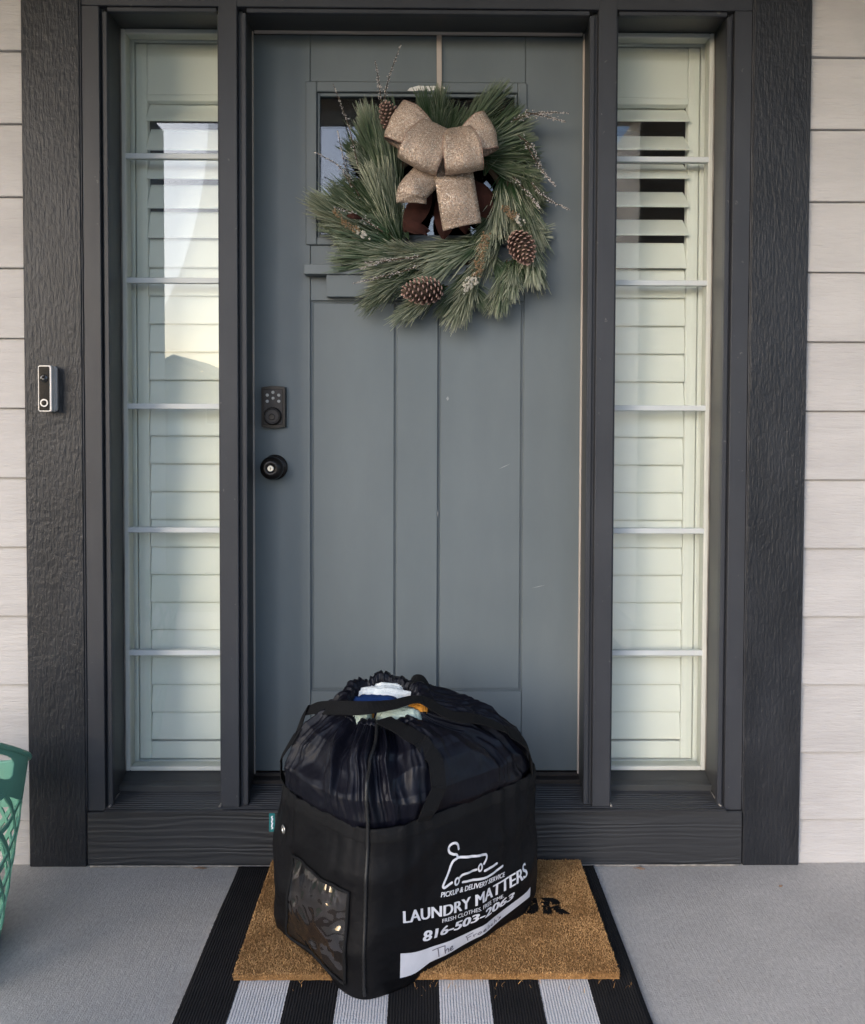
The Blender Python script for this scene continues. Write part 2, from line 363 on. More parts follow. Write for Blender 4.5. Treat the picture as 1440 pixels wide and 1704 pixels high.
# ---- the house: walls, lap siding, porch shelter
house = thing('house', 'beige lap-sided house front with covered porch around the dark entrance', 'house', (0, .1, 0))
H = 5.2
obj('wall', box(-5, -.852, .030, .20, -.1, H), 'sheathing', house)
obj('wall', box(.852, 5, .030, .20, -.1, H), 'sheathing', house)
obj('wall', box(-.852, .852, .030, .20, 2.262, H), 'sheathing', house)
obj('wall', box(-5, -4.8, .2, 8, -.1, H), 'interior_paint', house)
obj('wall', box(4.8, 5, .2, 8, -.1, H), 'interior_paint', house)
obj('wall', box(-5, 5, 8, 8.2, -.1, H), 'interior_paint', house)
obj('partition_wall', box(-4.8, 4.8, 2.6, 2.7, .16, 2.75), 'interior_paint', house)
obj('hall_floor', box(-4.8, 4.8, .202, 8, -.1, .16), 'interior_paint', house)
obj('hall_ceiling', box(-4.8, 4.8, .202, 8, 2.75, 2.85), 'interior_paint', house)
obj('roof', box(-5.3, 5.3, -.2, 8.5, H+.002, H+.2), 'roof_shingle', house)
# porch ceiling, beam, square columns
obj('porch_ceiling', box(-5.2, 5.2, -2.06, .029, 2.90, 3.04), 'ceiling_paint', house)
obj('porch_beam', box(-5.1, 5.1, -1.96, -1.72, 2.66, 2.899, .005), 'post_paint', house)
for x, yb in ((-1.775, -2.06), (1.06, -2.30)):
    c = obj('porch_column', box(x, x+.44, yb, -1.71, 0, 2.659, .008), 'post_paint', house)
    obj('column_base', box(x-.03, x+.47, yb-.03, -1.68, .0005, .16, .006), 'post_paint', c)
# lap siding: each board leans out at its foot
LZ = [0, .115, .2925, .4703, .648, .826, 1.0039, 1.1817, 1.3595, 1.5375, 1.717, 1.9, 2.082, 2.262, 2.442, 2.62, 2.80, 2.898]
def plank(x0, x1, z0, z1, name, par):
    lap = .028
    prof = [(.0292, z0), (.0130, z0), (.0135, z0+.002), (.0215, z1+lap*.0), (.0215, z1-.0004), (.0292, z1-.0004)]
    prof = [(.0292, z0), (.0122, z0+.0008), (.0112, z0+.003), (.0232, z1-.0008), (.0292, z1-.0008)]
    n = 5
    return obj(name, ext_x(prof, x0, x1), 'siding_paint', par)
for z0, z1 in zip(LZ, LZ[1:]):
    plank(-4.9, -.9965, z0, z1, 'siding_plank', house)
    plank(.9965, 4.9, z0, z1, 'siding_plank', house)
    if z0 > 2.5: plank(-.9964, .9964, z0, z1, 'siding_plank', house)

# ---- the dark entrance frame
fr = thing('entrance_frame', 'charcoal painted wood trim framing the front door and both sidelights', 'door frame', (0, 0, 0))
ZT = 2.62
for s in (-1, 1):
    X = lambda a, b: (min(s*a, s*b), max(s*a, s*b))
    cb = obj('casing_board', box(*X(.849, .9955), 0, .0290, .0, ZT, .0025), 'rough_board', fr)
    obj('caulk_bead', tube([(s*.8475, .0035, .14+k*.03) for k in range(80)], [.0016+.0009*MN.noise(Vector((s*3, k*.35, 0))) for k in range(80)], 6), 'trim_paint', fr, True)
    obj('trim_board', box(*X(.8015, .8462), .005, .0292, .1445, 2.1915, .0015), 'trim_paint', fr)
    # stop bead with a step and a groove in front of the jamb
    obj('stop_bead', join(box(*X(.7845, .7965), .0125, .030, .150, 2.1805, .0015), box(*X(.7965, .8010), .021, .0295, .150, 2.1905)), 'trim_paint', fr)
    obj('jamb', box(*X(.7955, .8470), .0305, .200, .125, 2.2605), 'jamb_paint', fr)
    # mullion between sidelight and door: core, face, beads on both sides
    mu = obj('mullion', box(*X(.4560, .5025), .004, .0300, .1535, 2.2605, .0018), 'trim_paint', fr)
    obj('mullion_core', box(*X(.4465, .5040), .0302, .2000, .1400, 2.2605), 'jamb_paint', fr)
    obj('stop_bead', join(box(*X(.4350, .4475), .0125, .030, .156, 2.1805, .0015), box(*X(.4475, .4555), .021, .0295, .156, 2.1805)), 'trim_paint', fr)
    obj('stop_bead', box(*X(.5045, .5085), .0205, .030, .156, 2.1805), 'trim_paint', fr)
    obj('weatherstrip', box(*X(.4426, .4462), .1450, .1535, .1830, 2.1930), 'weatherstrip', fr)
# head: board, step, soffits of the three openings
obj('head_board', box(-.8462, .8462, .0052, .0292, 2.1925, ZT, .0015), 'trim_paint', fr)
obj('head_bead', box(-.434, .434, .0127, .030, 2.1815, 2.192, .0015), 'trim_paint', fr)
for s in (-1, 1):
    x0, x1 = sorted((s*.509, s*.784)); obj('head_bead', box(x0, x1, .0127, .030, 2.1815, 2.192, .0015), 'trim_paint', fr)
    x0, x1 = sorted((s*.505, s*.795)); obj('head_jamb', box(x0, x1, .0307, .200, 2.196, 2.2605), 'jamb_paint', fr)
obj('head_jamb', box(-.446, .446, .0307, .200, 2.196, 2.2605), 'jamb_paint', fr)
obj('weatherstrip', box(-.440, .440, .1452, .1535, 2.1895, 2.1955), 'weatherstrip', fr)
# foot: grained board on the slab, sill with fine grooves and a nosing, sash steps
obj('foot_board', box(-.8475, .8475, .0012, .0290, .003, .1425, .0025), 'grain_board', fr)
def sill(x0, x1, zback, yback):
    pr = [(-.012, .1440), (-.0125, .1500), (-.010, .1528)]
    n = 22
    for k in range(n):
        y0 = -.008+(yback+.008)*k/n; y1 = -.008+(yback+.008)*(k+1)/n; za = .1532+(zback-.1532)*k/n; zb = .1532+(zback-.1532)*(k+1)/n
        pr += [(y0+.0005, za), (y0+(y1-y0)*.60, za+(zb-za)*.6), (y0+(y1-y0)*.70, za-.0016), (y0+(y1-y0)*.90, za-.0016)]
    pr += [(yback, zback), (yback, .1240), (.0305, .1240), (.0305, .1440)]
    return ext_x(pr[::-1], x0, x1)
obj('sill', sill(-.8000, .8000, .1700, .195), 'sill_wood', fr)
obj('threshold', join(box(-.4465, .4465, .120, .150, .1645, .1760, .001), box(-.4465, .4465, .1485, .1990, .165, .1850, .0015)), 'bronze_light', fr)
for s in (-1, 1):
    x0, x1 = sorted((s*.505, s*.795))
    obj('sash_step', ext_x([(.086, .155), (.086, .1735), (.088, .1755), (.112, .1772), (.150, .194), (.150, .155)][::-1], x0, x1), 'jamb_paint', fr)
    # ragged old caulk where the sill meets the jambs
    for x, w in ((s*.791, 1), (s*.5065, 1)):
        pts = [(x+.002*MN.noise(Vector((x*9, k*.7, 1))), .004+k*.0075, .1545+.0030*k/12+.0008) for k in range(12)]
        obj('caulk_bead', tube(pts, [.0026+.0018*abs(MN.noise(Vector((x*5, k*.9, 4)))) for k in range(12)], 6), 'caulk', fr, True)
    pts = [(x0+(x1-x0)*k/24, .0855, .1575+.0010*MN.noise(Vector((k*.6, s, 0)))) for k in range(25)]
    obj('caulk_bead', tube(pts, [.0018+.0012*abs(MN.noise(Vector((k*.8, s*2, 9)))) for k in range(25)], 6), 'caulk', fr, True)
    pts = [(s*.7940+.001*MN.noise(Vector((k*.5, s, 2))), .1375, .195+k*.05) for k in range(41)]
    obj('caulk_bead', tube(pts, [.0016+.0022*max(0, MN.noise(Vector((k*.45, s*7, 3)))) for k in range(41)], 6), 'caulk', fr, True)
pts = [(-.84+1.68*k/90, -.001, .0025) for k in range(91)]
obj('caulk_bead', tube(pts, [.0022+.002*abs(MN.noise(Vector((k*.4, 8, 2)))) for k in range(91)], 6), 'caulk', fr, True)

# ---- sidelight windows and the shutters inside
def sidelight(s, label, slabel, tilt):
    w = thing('sidelight_window', label, 'window', (s*.65, .14, .19), 'sidelights either side of the door')
    x0, x1 = sorted((s*.5055, s*.7945)); zb, zt = .1935, 2.1955; f = .012
    xi0, xi1 = x0+f, x1-f
    obj('sash_frame', join(box(x0, xi0, .140, .1800, zb, zt, .002), box(xi1, x1, .140, .1800, zb, zt, .002),
        box(xi0, xi1, .140, .1800, zb, zb+f, .002), box(xi0, xi1, .140, .1800, zt-f, zt, .002)), 'vinyl_sash', w)
    obj('glass_pane', box(xi0, xi1, .1480, .1510, zb+f, zt-f), 'window_glass', w)
    for z in (.5185, .8545, 1.1900, 1.5285, 1.8600):
        obj('glazing_bar', box(xi0-.008, xi1+.008, .1410, .1478, z-.0075, z+.0075, .0015), 'glazing_bar', w)
        obj('inner_glazing_bar', box(xi0, xi1, .1520, .1590, z-.0075, z+.0075, .0015), 'glazing_bar', w)
    sh = thing('window_shutter', slabel, 'shutter', (s*.65, .22, .17), 'shutters inside the sidelights')
    X = lambda a, b: tuple(sorted((s*a, s*b)))
    Y0, Y1 = .200, .228
    obj('outer_frame', join(box(*X(.778, .83), .1990, .245, .165, 2.23, .002), box(*X(.44, .492), .1990, .245, .165, 2.23, .002), box(*X(.492, .778), .1995, .245, 2.185, 2.23, .002), box(*X(.492, .778), .1995, .245, .165, .200, .002)), 'white_shutter', sh)
    obj('stile', box(*X(.744, .7755), Y0, Y1, .2035, 2.182, .0025), 'white_shutter', sh)
    obj('stile', box(*X(.4945, .526), Y0, Y1, .2035, 2.182, .0025), 'white_shutter', sh)
    obj('rail', box(*X(.5265, .7435), Y0+.001, Y1, 2.043, 2.182, .0025), 'white_shutter', sh)
    obj('rail_lip', box(*X(.5265, .7435), Y0-.003, Y1+.004, 2.026, 2.0425, .0015), 'white_shutter', sh)
    obj('rail', box(*X(.5265, .7435), Y0+.001, Y1, .2035, .252, .0025), 'white_shutter', sh)
    ch, P = .0835, .0775
    base = None
    for k in range(23):
        zc = .2588+P*k+P*.5; th = tilt(k)
        # slat cross-section: slim ellipse, leaning back by th at the top
        n = 20; pr = []
        for i in range(n):
            a = 2*pi*i/n; u = ch*.5*sgp(cos(a), .8); v = .0048*sgp(sin(a), .55)
            pr.append((.2125+u*sin(th)+v*cos(th), zc+u*cos(th)-v*sin(th)))
        obj('louver', ext_x(pr, *X(.5275, .7425)), 'white_shutter', sh)
    return w
sidelight(-1, 'tall narrow sidelight window between the door knob side and the doorbell board', 'white louvered shutter behind the sidelight on the doorbell side, slats nearly shut',
    lambda k: radians(36 if k == 22 else 33 if k > 19 else 28 if k == 19 else 20 if k == 18 else 10))
sidelight(1, 'tall narrow sidelight window on the hinge side of the door, away from the doorbell', 'white louvered shutter with its top slats open, in the sidelight away from the doorbell',
    lambda k: radians(49 if k > 17 else 24 if k == 17 else 10))

# ---- the front door
door = thing('front_door', 'grey blue craftsman front door with small top window and two tall panels', 'door', (0, .16, .187))
YF = .155
obj('core', box(-.444, .444, .1632, .1965, .1875, 1.626), 'door_paint', door)
obj('core', join(box(-.444, -.276, .1632, .1965, 1.6265, 2.188), box(.272, .444, .1632, .1965, 1.6265, 2.188), box(-.2755, .2715, .1632, .1965, 2.036, 2.188), box(-.2755, .2715, .1632, .1965, 1.6265, 1.648)), 'door_paint', door)
g = .0006
obj('stile', box(-.4442, -.2915-g, YF, .163, .1878, 2.188, .0011), 'door_paint', door)
obj('stile', box(.2885+g, .4442, YF, .163, .1878, 2.188, .0011), 'door_paint', door)
obj('top_rail', box(-.2915+g, .2885-g, YF, .163, 2.0655, 2.188, .0011), 'door_paint', door)
obj('lock_rail', box(-.2915+g, .2885-g, YF, .163, 1.4785, 1.6262, .0011), 'door_paint', door)
obj('bottom_rail', box(-.2915+g, .2885-g, YF, .163, .1878, .4090, .0011), 'door_paint', door)
obj('centre_stile', box(-.0575, .0560, YF+.0005, .163, .4105, 1.4775, .0030), 'door_paint', door)
for x0, x1 in ((-.2895, -.0590), (.0575, .2868)):
    obj('panel', box(x0+.0035, x1-.0035, YF+.0036, .163, .4140, 1.4740, .0030), 'door_paint', door)
# window moulding, glass, shelf
wf = obj('window_moulding', join(box(-.3035, -.2735, .1490, .1548, 1.6275, 2.0640, .0022), box(.2680, .2930, .1490, .1548, 1.6275, 2.0640, .0022),
    box(-.2735, .2680, .1490, .1548, 2.0365, 2.0640, .0022), box(-.2735, .2680, .1490, .1548, 1.6275, 1.6480, .0022)), 'door_paint', door)
obj('inner_moulding', join(box(-.2730, -.2655, .1575, .165, 1.6485, 2.0360, .0015), box(.2600, .2675, .1575, .165, 1.6485, 2.0360, .0015),
    box(-.2655, .2600, .1575, .165, 2.0270, 2.0360, .0015), box(-.2655, .2600, .1575, .165, 1.6485, 1.6570, .0015)), 'door_paint', wf)
obj('glass_pane', box(-.2650, .2595, .1660, .1690, 1.6575, 2.0265), 'lite_glass', door)
obj('glass_pane', box(-.2650, .2595, .1830, .1860, 1.6575, 2.0265), 'lite_glass', door)
obj('shelf', box(-.3040, .3015, .1120, .1548, 1.5425, 1.5690, .0015), 'door_paint', door)
obj('shelf_block', ext_x([(.1548, 1.4850), (.1230, 1.4850), (.1190, 1.5420), (.1548, 1.5420)], -.2440, .2420), 'door_paint', door)
# dead bolt with keypad
kx, kz = -.3893, 1.1888
def arch_plate(w, h, y0, y1, bow, n=12):
    P = [(kx-w/2+w*i/n, kz+h/2-bow*(2*i/n-1)**2) for i in range(n+1)]+[(kx+w/2-w*i/n, kz-h/2+bow*(1-2*i/n)**2) for i in range(n+1)]
    m = len(P); V = [(x, y1, z) for x, z in P]+[(kx+(x-kx)*.96, y0, kz+(z-kz)*.975) for x, z in P]
    return V, [[i, (i+1) % m, m+(i+1) % m, m+i][::-1] for i in range(m)]+[list(range(m, 2*m))[::-1]]
db = obj('deadbolt', arch_plate(.066, .116, .1330, .1549, .004), 'bronze', door)
obj('keypad_face', arch_plate(.051, .098, .1318, .1332, .002), 'bronze_light', db)
obj('lock_collar', lathe([(.0240, 0), (.0240, .006), (.0225, .012), (.019, .0145), (.0188, .013), (.0, .0125)], (kx-.0005, .1320, kz-.0245), (0, -1, 0)), 'bronze', db, True)
obj('lock_face', lathe([(.0180, 0), (.0176, .0012), (0, .0014)], (kx-.0005, .1193, kz-.0245), (0, -1, 0)), 'bronze_light', db)
obj('key_cylinder', lathe([(.0085, 0), (.0085, .0016), (.0070, .0022), (0, .0020)], (kx-.0005, .1180, kz-.0265), (0, -1, 0), 20), 'bronze', db)
for i, (dx, dz, n_) in enumerate(((0, .0395, '3'), (-.0155, .032, '1'), (.0155, .032, '5'), (0, .0235, ''), (-.0155, .0155, '7'), (.0155, .0155, '9'))):
    k = obj('key_button', lathe([(.0043, 0), (.0043, .0012), (.0034, .0020), (0, .0021)], (kx+dx, .1318, kz+dz), (0, -1, 0), 18), 'key_rubber', db)
# knob
kc = Vector((-.3880, .1549, 1.0255))
kn = obj('knob', lathe([(.012, .010), (.0125, .026), (.020, .033), (.0285, .042), (.0315, .053), (.0290, .064), (.020, .0715), (.0125, .0735), (.0118, .0722), (0, .0722)], kc, (0, -1, 0), 40), 'bronze', door, True)
obj('rosette', lathe([(.0345, 0), (.0345, .003), (.031, .008), (.016, .0105), (0, .0105)], kc, (0, -1, 0), 40), 'bronze', kn, True)
obj('key_cylinder', lathe([(.0085, 0), (.0085, .0015), (.0075, .0022), (0, .0022)], kc+Vector((0, -.0715, 0)), (0, -1, 0), 24), 'nickel', kn)
obj('keyhole', box(kc.x-.0008, kc.x+.0008, kc.y-.0742, kc.y-.0736, kc.z-.0045, kc.z+.003), 'dark_gap', kn)
mat('paint_chip', (.26, .27, .27), None, rough=.7)
for x, z, dx, dz, w in ((.0815, 1.2140, .001, .006, .004), (.238, 1.0290, .016, .007, .0012), (.333, .6990, .018, .004, .0010), (.0560, .9000, .0005, .010, .0016)):
    q = Vector((-dz, dx)).normalized()*w; P = [(x-dx-q.x*.3, z-dz-q.y*.3), (x-q.x, z-q.y), (x+dx, z+dz), (x+q.x, z+q.y)]
    obj('paint_chip', ([(a, YF+(.0030 if abs(a) > .06 and abs(a) < .285 else 0)-.0004, b_) for a, b_ in P]+[(a, YF+(.0030 if abs(a) > .06 and abs(a) < .285 else 0)+.0004, b_) for a, b_ in P], [[0, 1, 2, 3], [7, 6, 5, 4], [0, 4, 5, 1], [1, 5, 6, 2], [2, 6, 7, 3], [3, 7, 4, 0]]), 'paint_chip', door)
tp = [(-.030, 2.040), (-.024, 2.047), (.000, 2.0535), (.020, 2.0525), (.060, 2.0530), (.070, 2.0500), (.073, 2.0462), (.050, 2.0440), (.030, 2.0400), (.005, 2.0410), (-.015, 2.0385)]  # outline of a thin ragged white strip on the upper window moulding
n = len(tp); o = obj('moulding_strip', ([(x, .1478, z) for x, z in tp]+[(x, .1489, z) for x, z in tp], [list(range(n)), list(range(n, 2*n))[::-1]]+[[i, i+n, (i+1) % n+n, (i+1) % n] for i in range(n)]), 'white_strip', loc=(0, .148, 2.045))
tag(o, 'ragged white strip on the window moulding behind the hanging ribbon', 'white_strip')

# ---- video doorbell
bell = thing('video_doorbell', 'slim white video doorbell with glossy black face on the rough trim board', 'doorbell', (-.934, 0, 1.23))
def rrect(x0, x1, z0, z1, r, n=5):
    P = []
    for cx, cz, a0 in ((x1-r, z1-r, 0), (x0+r, z1-r, 90), (x0+r, z0+r, 180), (x1-r, z0+r, 270)):
        P += [(cx+r*cos(radians(a0+90*i/n)), cz+r*sin(radians(a0+90*i/n))) for i in range(n+1)]
    return P
def slab(P, y0, y1, inset=.0012):
    n = len(P); cx = sum(p[0] for p in P)/n; cz = sum(p[1] for p in P)/n
    def sh(p, d): v = Vector((p[0]-cx, p[1]-cz)); return p[0]-d*(1 if v.x > 0 else -1), p[1]-d*(1 if v.y > 0 else -1)
    I = [sh(p, inset) for p in P]
    V = [(x, y1, z) for x, z in P]+[(x, y0+inset, z) for x, z in P]+[(x, y0, z) for x, z in I]
    F = [[k*n+i, k*n+(i+1) % n, (k+1)*n+(i+1) % n, (k+1)*n+i][::-1] for k in (0, 1) for i in range(n)]+[list(range(2*n, 3*n))[::-1], list(range(n))]
    return V, F
obj('body', slab(rrect(-.9475, -.9135, 1.1725, 1.2885, .006), -.0310, .0010), 'white_plastic', bell)
obj('mount', slab(rrect(-.9460, -.9100, 1.1740, 1.2870, .006), -.0080, .0008), 'grey_plastic', bell)
obj('face', slab(rrect(-.9448, -.9185, 1.1758, 1.2855, .003), -.0322, -.0311, .0005), 'black_plastic', bell)
obj('button_ring', join(lathe([(.0066, 0), (.0098, 0), (.0098, .0012), (.0080, .0014), (.0066, .0012)], (-.9317, -.0322, 1.1945), (0, -1, 0), 28)), 'white_plastic', bell)
obj('button', lathe([(.0064, .0002), (.0064, .0020), (0, .0021)], (-.9317, -.0322, 1.1945), (0, -1, 0), 24), 'black_plastic', bell)
obj('lens', lathe([(.0105, 0), (.0100, .0016), (.0072, .0010), (.0055, .0026), (0, .0036)], (-.9317, -.0322, 1.2555), (0, -1, 0), 28), 'black_plastic', bell, True)

# ================================================================== RUG AND MAT
def rugz(x, y):
    e = min(abs(x-.458), abs(x+.458))
    return .0055+.0022*MN.noise(Vector((x*7, y*6, 2)))+.0016*math.exp(-e/.02)
def rugx(u, v):
    x = -.4580+.916*u; y = -.010-1.05*v
    x += .004*MN.noise(Vector((y*4, 1.7, x)))*(1 if abs(u-.5) > .45 else .5)
    return x, y
nu, nv = 70, 80
V, F = grid(nu, nv, lambda u, v: (*rugx(u, v), rugz(*rugx(u, v))))
bd = [i for i in range(nu)]+[j*nu+nu-1 for j in range(1, nv)]+[(nv-1)*nu+i for i in range(nu-2, -1, -1)]+[j*nu for j in range(nv-2, 0, -1)]
k0 = len(V); V += [(V[i][0], V[i][1], .0008) for i in bd]
F = [f[::-1] for f in F]+[[bd[i], bd[(i+1) % len(bd)], k0+(i+1) % len(bd), k0+i] for i in range(len(bd))]
rug = obj('striped_rug', (V, F), 'rug_weave', smooth=True)
tag(rug, 'black and white striped woven rug lying under the coir doormat', 'rug')

MX0, MX1, MY0, MY1, MZ = -.3690, .4215, -.4690, -.0080, .0200
dm = thing('doormat', 'rectangular brown coir doormat with black letters on the striped rug', 'doormat', (.026, -.24, .008))
def rough_edge_box():
    P = []
    n = 60
    for i in range(n): P.append((MX0+(MX1-MX0)*i/n, MY0+.0022*MN.noise(Vector((i*.9, 0, 0)))))
    for i in range(n): P.append((MX1+.0022*MN.noise(Vector((i*.9, 5, 0))), MY0+(MY1-MY0)*i/n))
    for i in range(n): P.append((MX1-(MX1-MX0)*i/n, MY1))
    for i in range(n): P.append((MX0+.0022*MN.noise(Vector((i*.9, 9, 0))), MY1-(MY1-MY0)*i/n))
    m = len(P); V = [(x, y, .0082) for x, y in P]+[(x, y, MZ) for x, y in P]
    return V, [[i, (i+1) % m, m+(i+1) % m, m+i] for i in range(m)]+[list(range(m, 2*m)), list(range(m))[::-1]]
obj('mat_base', rough_edge_box(), 'coir_base', dm)
def fibres(n, sample, z, hl, name, m, par, rad=.0007):
    V, F, T = [], [], []
    for _ in range(n):
        x, y, zz = sample(); h = hl*R.uniform(.6, 1.5); az = R.uniform(0, 2*pi); ln = R.uniform(.2, 1.4)
        d = Vector((cos(az)*ln, sin(az)*ln, 1)).normalized()*h; s = Vector((-sin(az+R.uniform(-1, 1)), cos(az+R.uniform(-1, 1)), 0)).normalized()*rad*R.uniform(.7, 1.4)
        p = Vector((x, y, zz)); q = p+d*.6+Vector((0, 0, h*.08)); e = p+d+Vector((0, 0, -h*.05)); k = len(V)
        V += [p-s, p+s, q+s*.8, q-s*.8, e]; F += [[k, k+1, k+2, k+3], [k+3, k+2, k+4]]
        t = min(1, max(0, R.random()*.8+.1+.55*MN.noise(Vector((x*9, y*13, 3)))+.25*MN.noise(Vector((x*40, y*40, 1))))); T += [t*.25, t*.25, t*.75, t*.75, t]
    o = obj(name, (V, F), m, par, attr=('tip', T)); o['kind'] = 'stuff'; return o
# letters: outlines of U and R laid in the pile
LET = []
for ch, x0, x1 in (('U', .2240, .2870), ('R', .2955, .3560)):
    tv, tf = text2d(ch, .060); pts = [(x0+(x1-x0)*a, -.2560+.0660*b_) for a, b_ in tv]
    tris = [(pts[f[0]], pts[f[1]], pts[f[2]]) for f in tf]; LET.append((ch, tris))
def in_letter(x, y):
    for ch, tris in LET:
        for a, b_, c in tris:
            d1 = (x-b_[0])*(a[1]-b_[1])-(a[0]-b_[0])*(y-b_[1]); d2 = (x-c[0])*(b_[1]-c[1])-(b_[0]-c[0])*(y-c[1]); d3 = (x-a[0])*(c[1]-a[1])-(c[0]-a[0])*(y-a[1])
            if (d1 >= 0) == (d2 >= 0) == (d3 >= 0): return True
    return False
def samp():
    while True:
        x, y = R.uniform(MX0, MX1), R.uniform(MY0, MY1)
        if .22 < x < .36 and -.26 < y < -.185 and in_letter(x, y): continue
        return x, y, MZ-.001
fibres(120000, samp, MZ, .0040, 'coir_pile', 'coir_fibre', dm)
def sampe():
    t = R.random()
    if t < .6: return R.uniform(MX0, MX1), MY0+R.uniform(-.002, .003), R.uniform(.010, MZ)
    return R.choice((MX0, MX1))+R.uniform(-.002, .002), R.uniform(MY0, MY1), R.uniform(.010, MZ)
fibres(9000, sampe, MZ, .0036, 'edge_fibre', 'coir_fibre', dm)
for ch, tris in LET:
    ar = [abs((b_[0]-a[0])*(c[1]-a[1])-(c[0]-a[0])*(b_[1]-a[1])) for a, b_, c in tris]
    def ls():
        a, b_, c = R.choices(tris, ar)[0]; u, v = R.random(), R.random()
        if u+v > 1: u, v = 1-u, 1-v
        return a[0]+u*(b_[0]-a[0])+v*(c[0]-a[0]), a[1]+u*(b_[1]-a[1])+v*(c[1]-a[1]), MZ-.0008
    P = sorted({p for t in tris for p in t}); ix = {p: i for i, p in enumerate(P)}; n = len(P)
    lt = obj('letter', ([(x, y, MZ+.0026) for x, y in P], [[ix[p] for p in t] for t in tris]), 'canvas', dm)
    fibres(5200, ls, MZ, .0034, 'letter_pile', 'black_fibre', lt, .0007)
# coir shed in front of the mat
def shed():
    return R.gauss(.05, .2), MY0-abs(R.gauss(0, .02))-.004, .0085
o = fibres(70, shed, 0, .010, 'shed_fibre', 'coir_fibre', dm, .0005)

# ================================================================== OUTSIDE, seen in the glass
def far_house(x, y, w, d, h, rh, label, lit):
    t = thing('neighbour_house', label, 'house', (x, y, -.15), 'houses across the street')
    z = -.15
    obj('wall', box(x-w/2, x+w/2, y-d, y, z, z+h), 'far_wall', t)
    for yy in (y, y-d):
        obj('gable', ([(x-w/2, yy-.1, z+h), (x+w/2, yy-.1, z+h), (x, yy-.1, z+h+rh*.9), (x-w/2, yy, z+h), (x+w/2, yy, z+h), (x, yy, z+h+rh*.9)], [[2, 1, 0], [3, 4, 5], [0, 1, 4, 3], [1, 2, 5, 4], [2, 0, 3, 5]]), 'far_wall', t)
    e = .5
    for s in (-1, 1):
        V = [(x+s*(w/2+e), y+e, z+h-.25), (x, y+e, z+h+rh), (x, y-d-e, z+h+rh), (x+s*(w/2+e), y-d-e, z+h-.25)]
        V += [(a, b_, c+.2) for a, b_, c in V]
        obj('roof', (V, [[0, 1, 2, 3], [7, 6, 5, 4], [0, 4, 5, 1], [1, 5, 6, 2], [2, 6, 7, 3], [3, 7, 4, 0]]), 'roof_shingle', t)
    for k in (-1, 1):
        wi = obj('window', box(x+k*w*.28-.8, x+k*w*.28+.8, y-.05, y+.06, z+1, z+2.4), 'far_trim', t)
        obj('pane', box(x+k*w*.28-.68, x+k*w*.28+.68, y+.0605, y+.08, z+1.12, z+2.28), 'far_glass', wi)
    dr = obj('door', box(x-.5, x+.5, y-.05, y+.06, z+.1, z+2.2), 'far_trim', t)
    obj('handle', box(x+.36, x+.4, y+.0605, y+.12, z+1.05, z+1.2), 'far_glass', dr)
far_house(-16.6, -56, 10, 9, 3.2, 2.3, 'low gabled house across the street with a brown shingle roof', 1)

# ================================================================== LAUNDRY BAG
BA = radians(40); av = Vector((cos(BA), sin(BA), 0)); bv = Vector((-sin(BA), cos(BA), 0)); BO = Vector((-.010, -.233, 0))
BR = [(0, .270, .192, 8), (.03, .279, .199, 7), (.1, .282, .202, 6), (.2, .278, .201, 5.2), (.3, .270, .197, 4.5), (.345, .264, .195, 4.2)]
def ring(z):
    z = min(max(z, 0), .345)
    for r0, r1 in zip(BR, BR[1:]):
        if z <= r1[0]:
            t = (z-r0[0])/(r1[0]-r0[0]); return [r0[i]+(r1[i]-r0[i])*t for i in (1, 2, 3)]
def base_z(x, y):
    t = min(1, max(0, (MY0+.012-y)/.03)); return .0215-.0130*t
def bag_pq(p, q, z): return BO+av*p+bv*q+Vector((0, 0, z))
def bag_fold(P, z):
    """slow sag and vertical folds of the canvas, metres outward"""
    f = .0085*MN.noise(P*7+Vector((3, 1, 0)))+.0030*MN.noise(P*20)+.0050*(1-abs(MN.noise(P*8+Vector((7, 2, 5))))*2.4)
    ang = atan2((P-BO).dot(bv), (P-BO).dot(av))
    f += .0065*max(0, (z-.12)/.2)*MN.noise(Vector((ang*11, z*3, 5)))
    return f
def bag_body(th, z):
    hp, hq, n = ring(z); n = n if cos(th) < 0 else min(n, 4.2); p = hp*sgp(cos(th), 2/n); q = hq*sgp(sin(th), 2/n)
    P = bag_pq(p, q, z); out = (av*p/hp+bv*q/hq).normalized()
    P = P+out*bag_fold(P, z); P.z = z+base_z(P.x, P.y)*max(0, 1-z/.10); return P
def on_front(p, z, off=.0012):
    hp, hq, n = ring(z); n = n if p < 0 else min(n, 4.2); q = -hq*max(1e-6, 1-abs(p/hp)**n)**(1/n); P = bag_pq(p, q, z)
    out = (av*p/hp+bv*q/hq).normalized(); nn = Vector((-bv.x, -bv.y, 0))
    P = P+out*bag_fold(P, z); P.z = z+base_z(P.x, P.y)*max(0, 1-z/.10); return P+nn*off
def on_side(q, z, off=.0012):
    hp, hq, n = ring(z); p = -hp*max(1e-6, 1-abs(q/hq)**n)**(1/n); P = bag_pq(p, q, z)
    out = (av*p/hp+bv*q/hq).normalized(); P = P+out*bag_fold(P, z); P.z = z+base_z(P.x, P.y)*max(0, 1-z/.10); return P-av*off
bag = thing('laundry_bag', 'bulging black drawstring laundry bag with white printed lettering, on the coir doormat', 'bag', (-.01, -.233, .02))
NT = 360
V, F = grid(NT, 56, lambda u, v: bag_body(2*pi*u, .340*v), True)
k = len(V); V.append(bag_pq(0, 0, .022)); F += [[(i+1) % NT, i, k] for i in range(NT)]
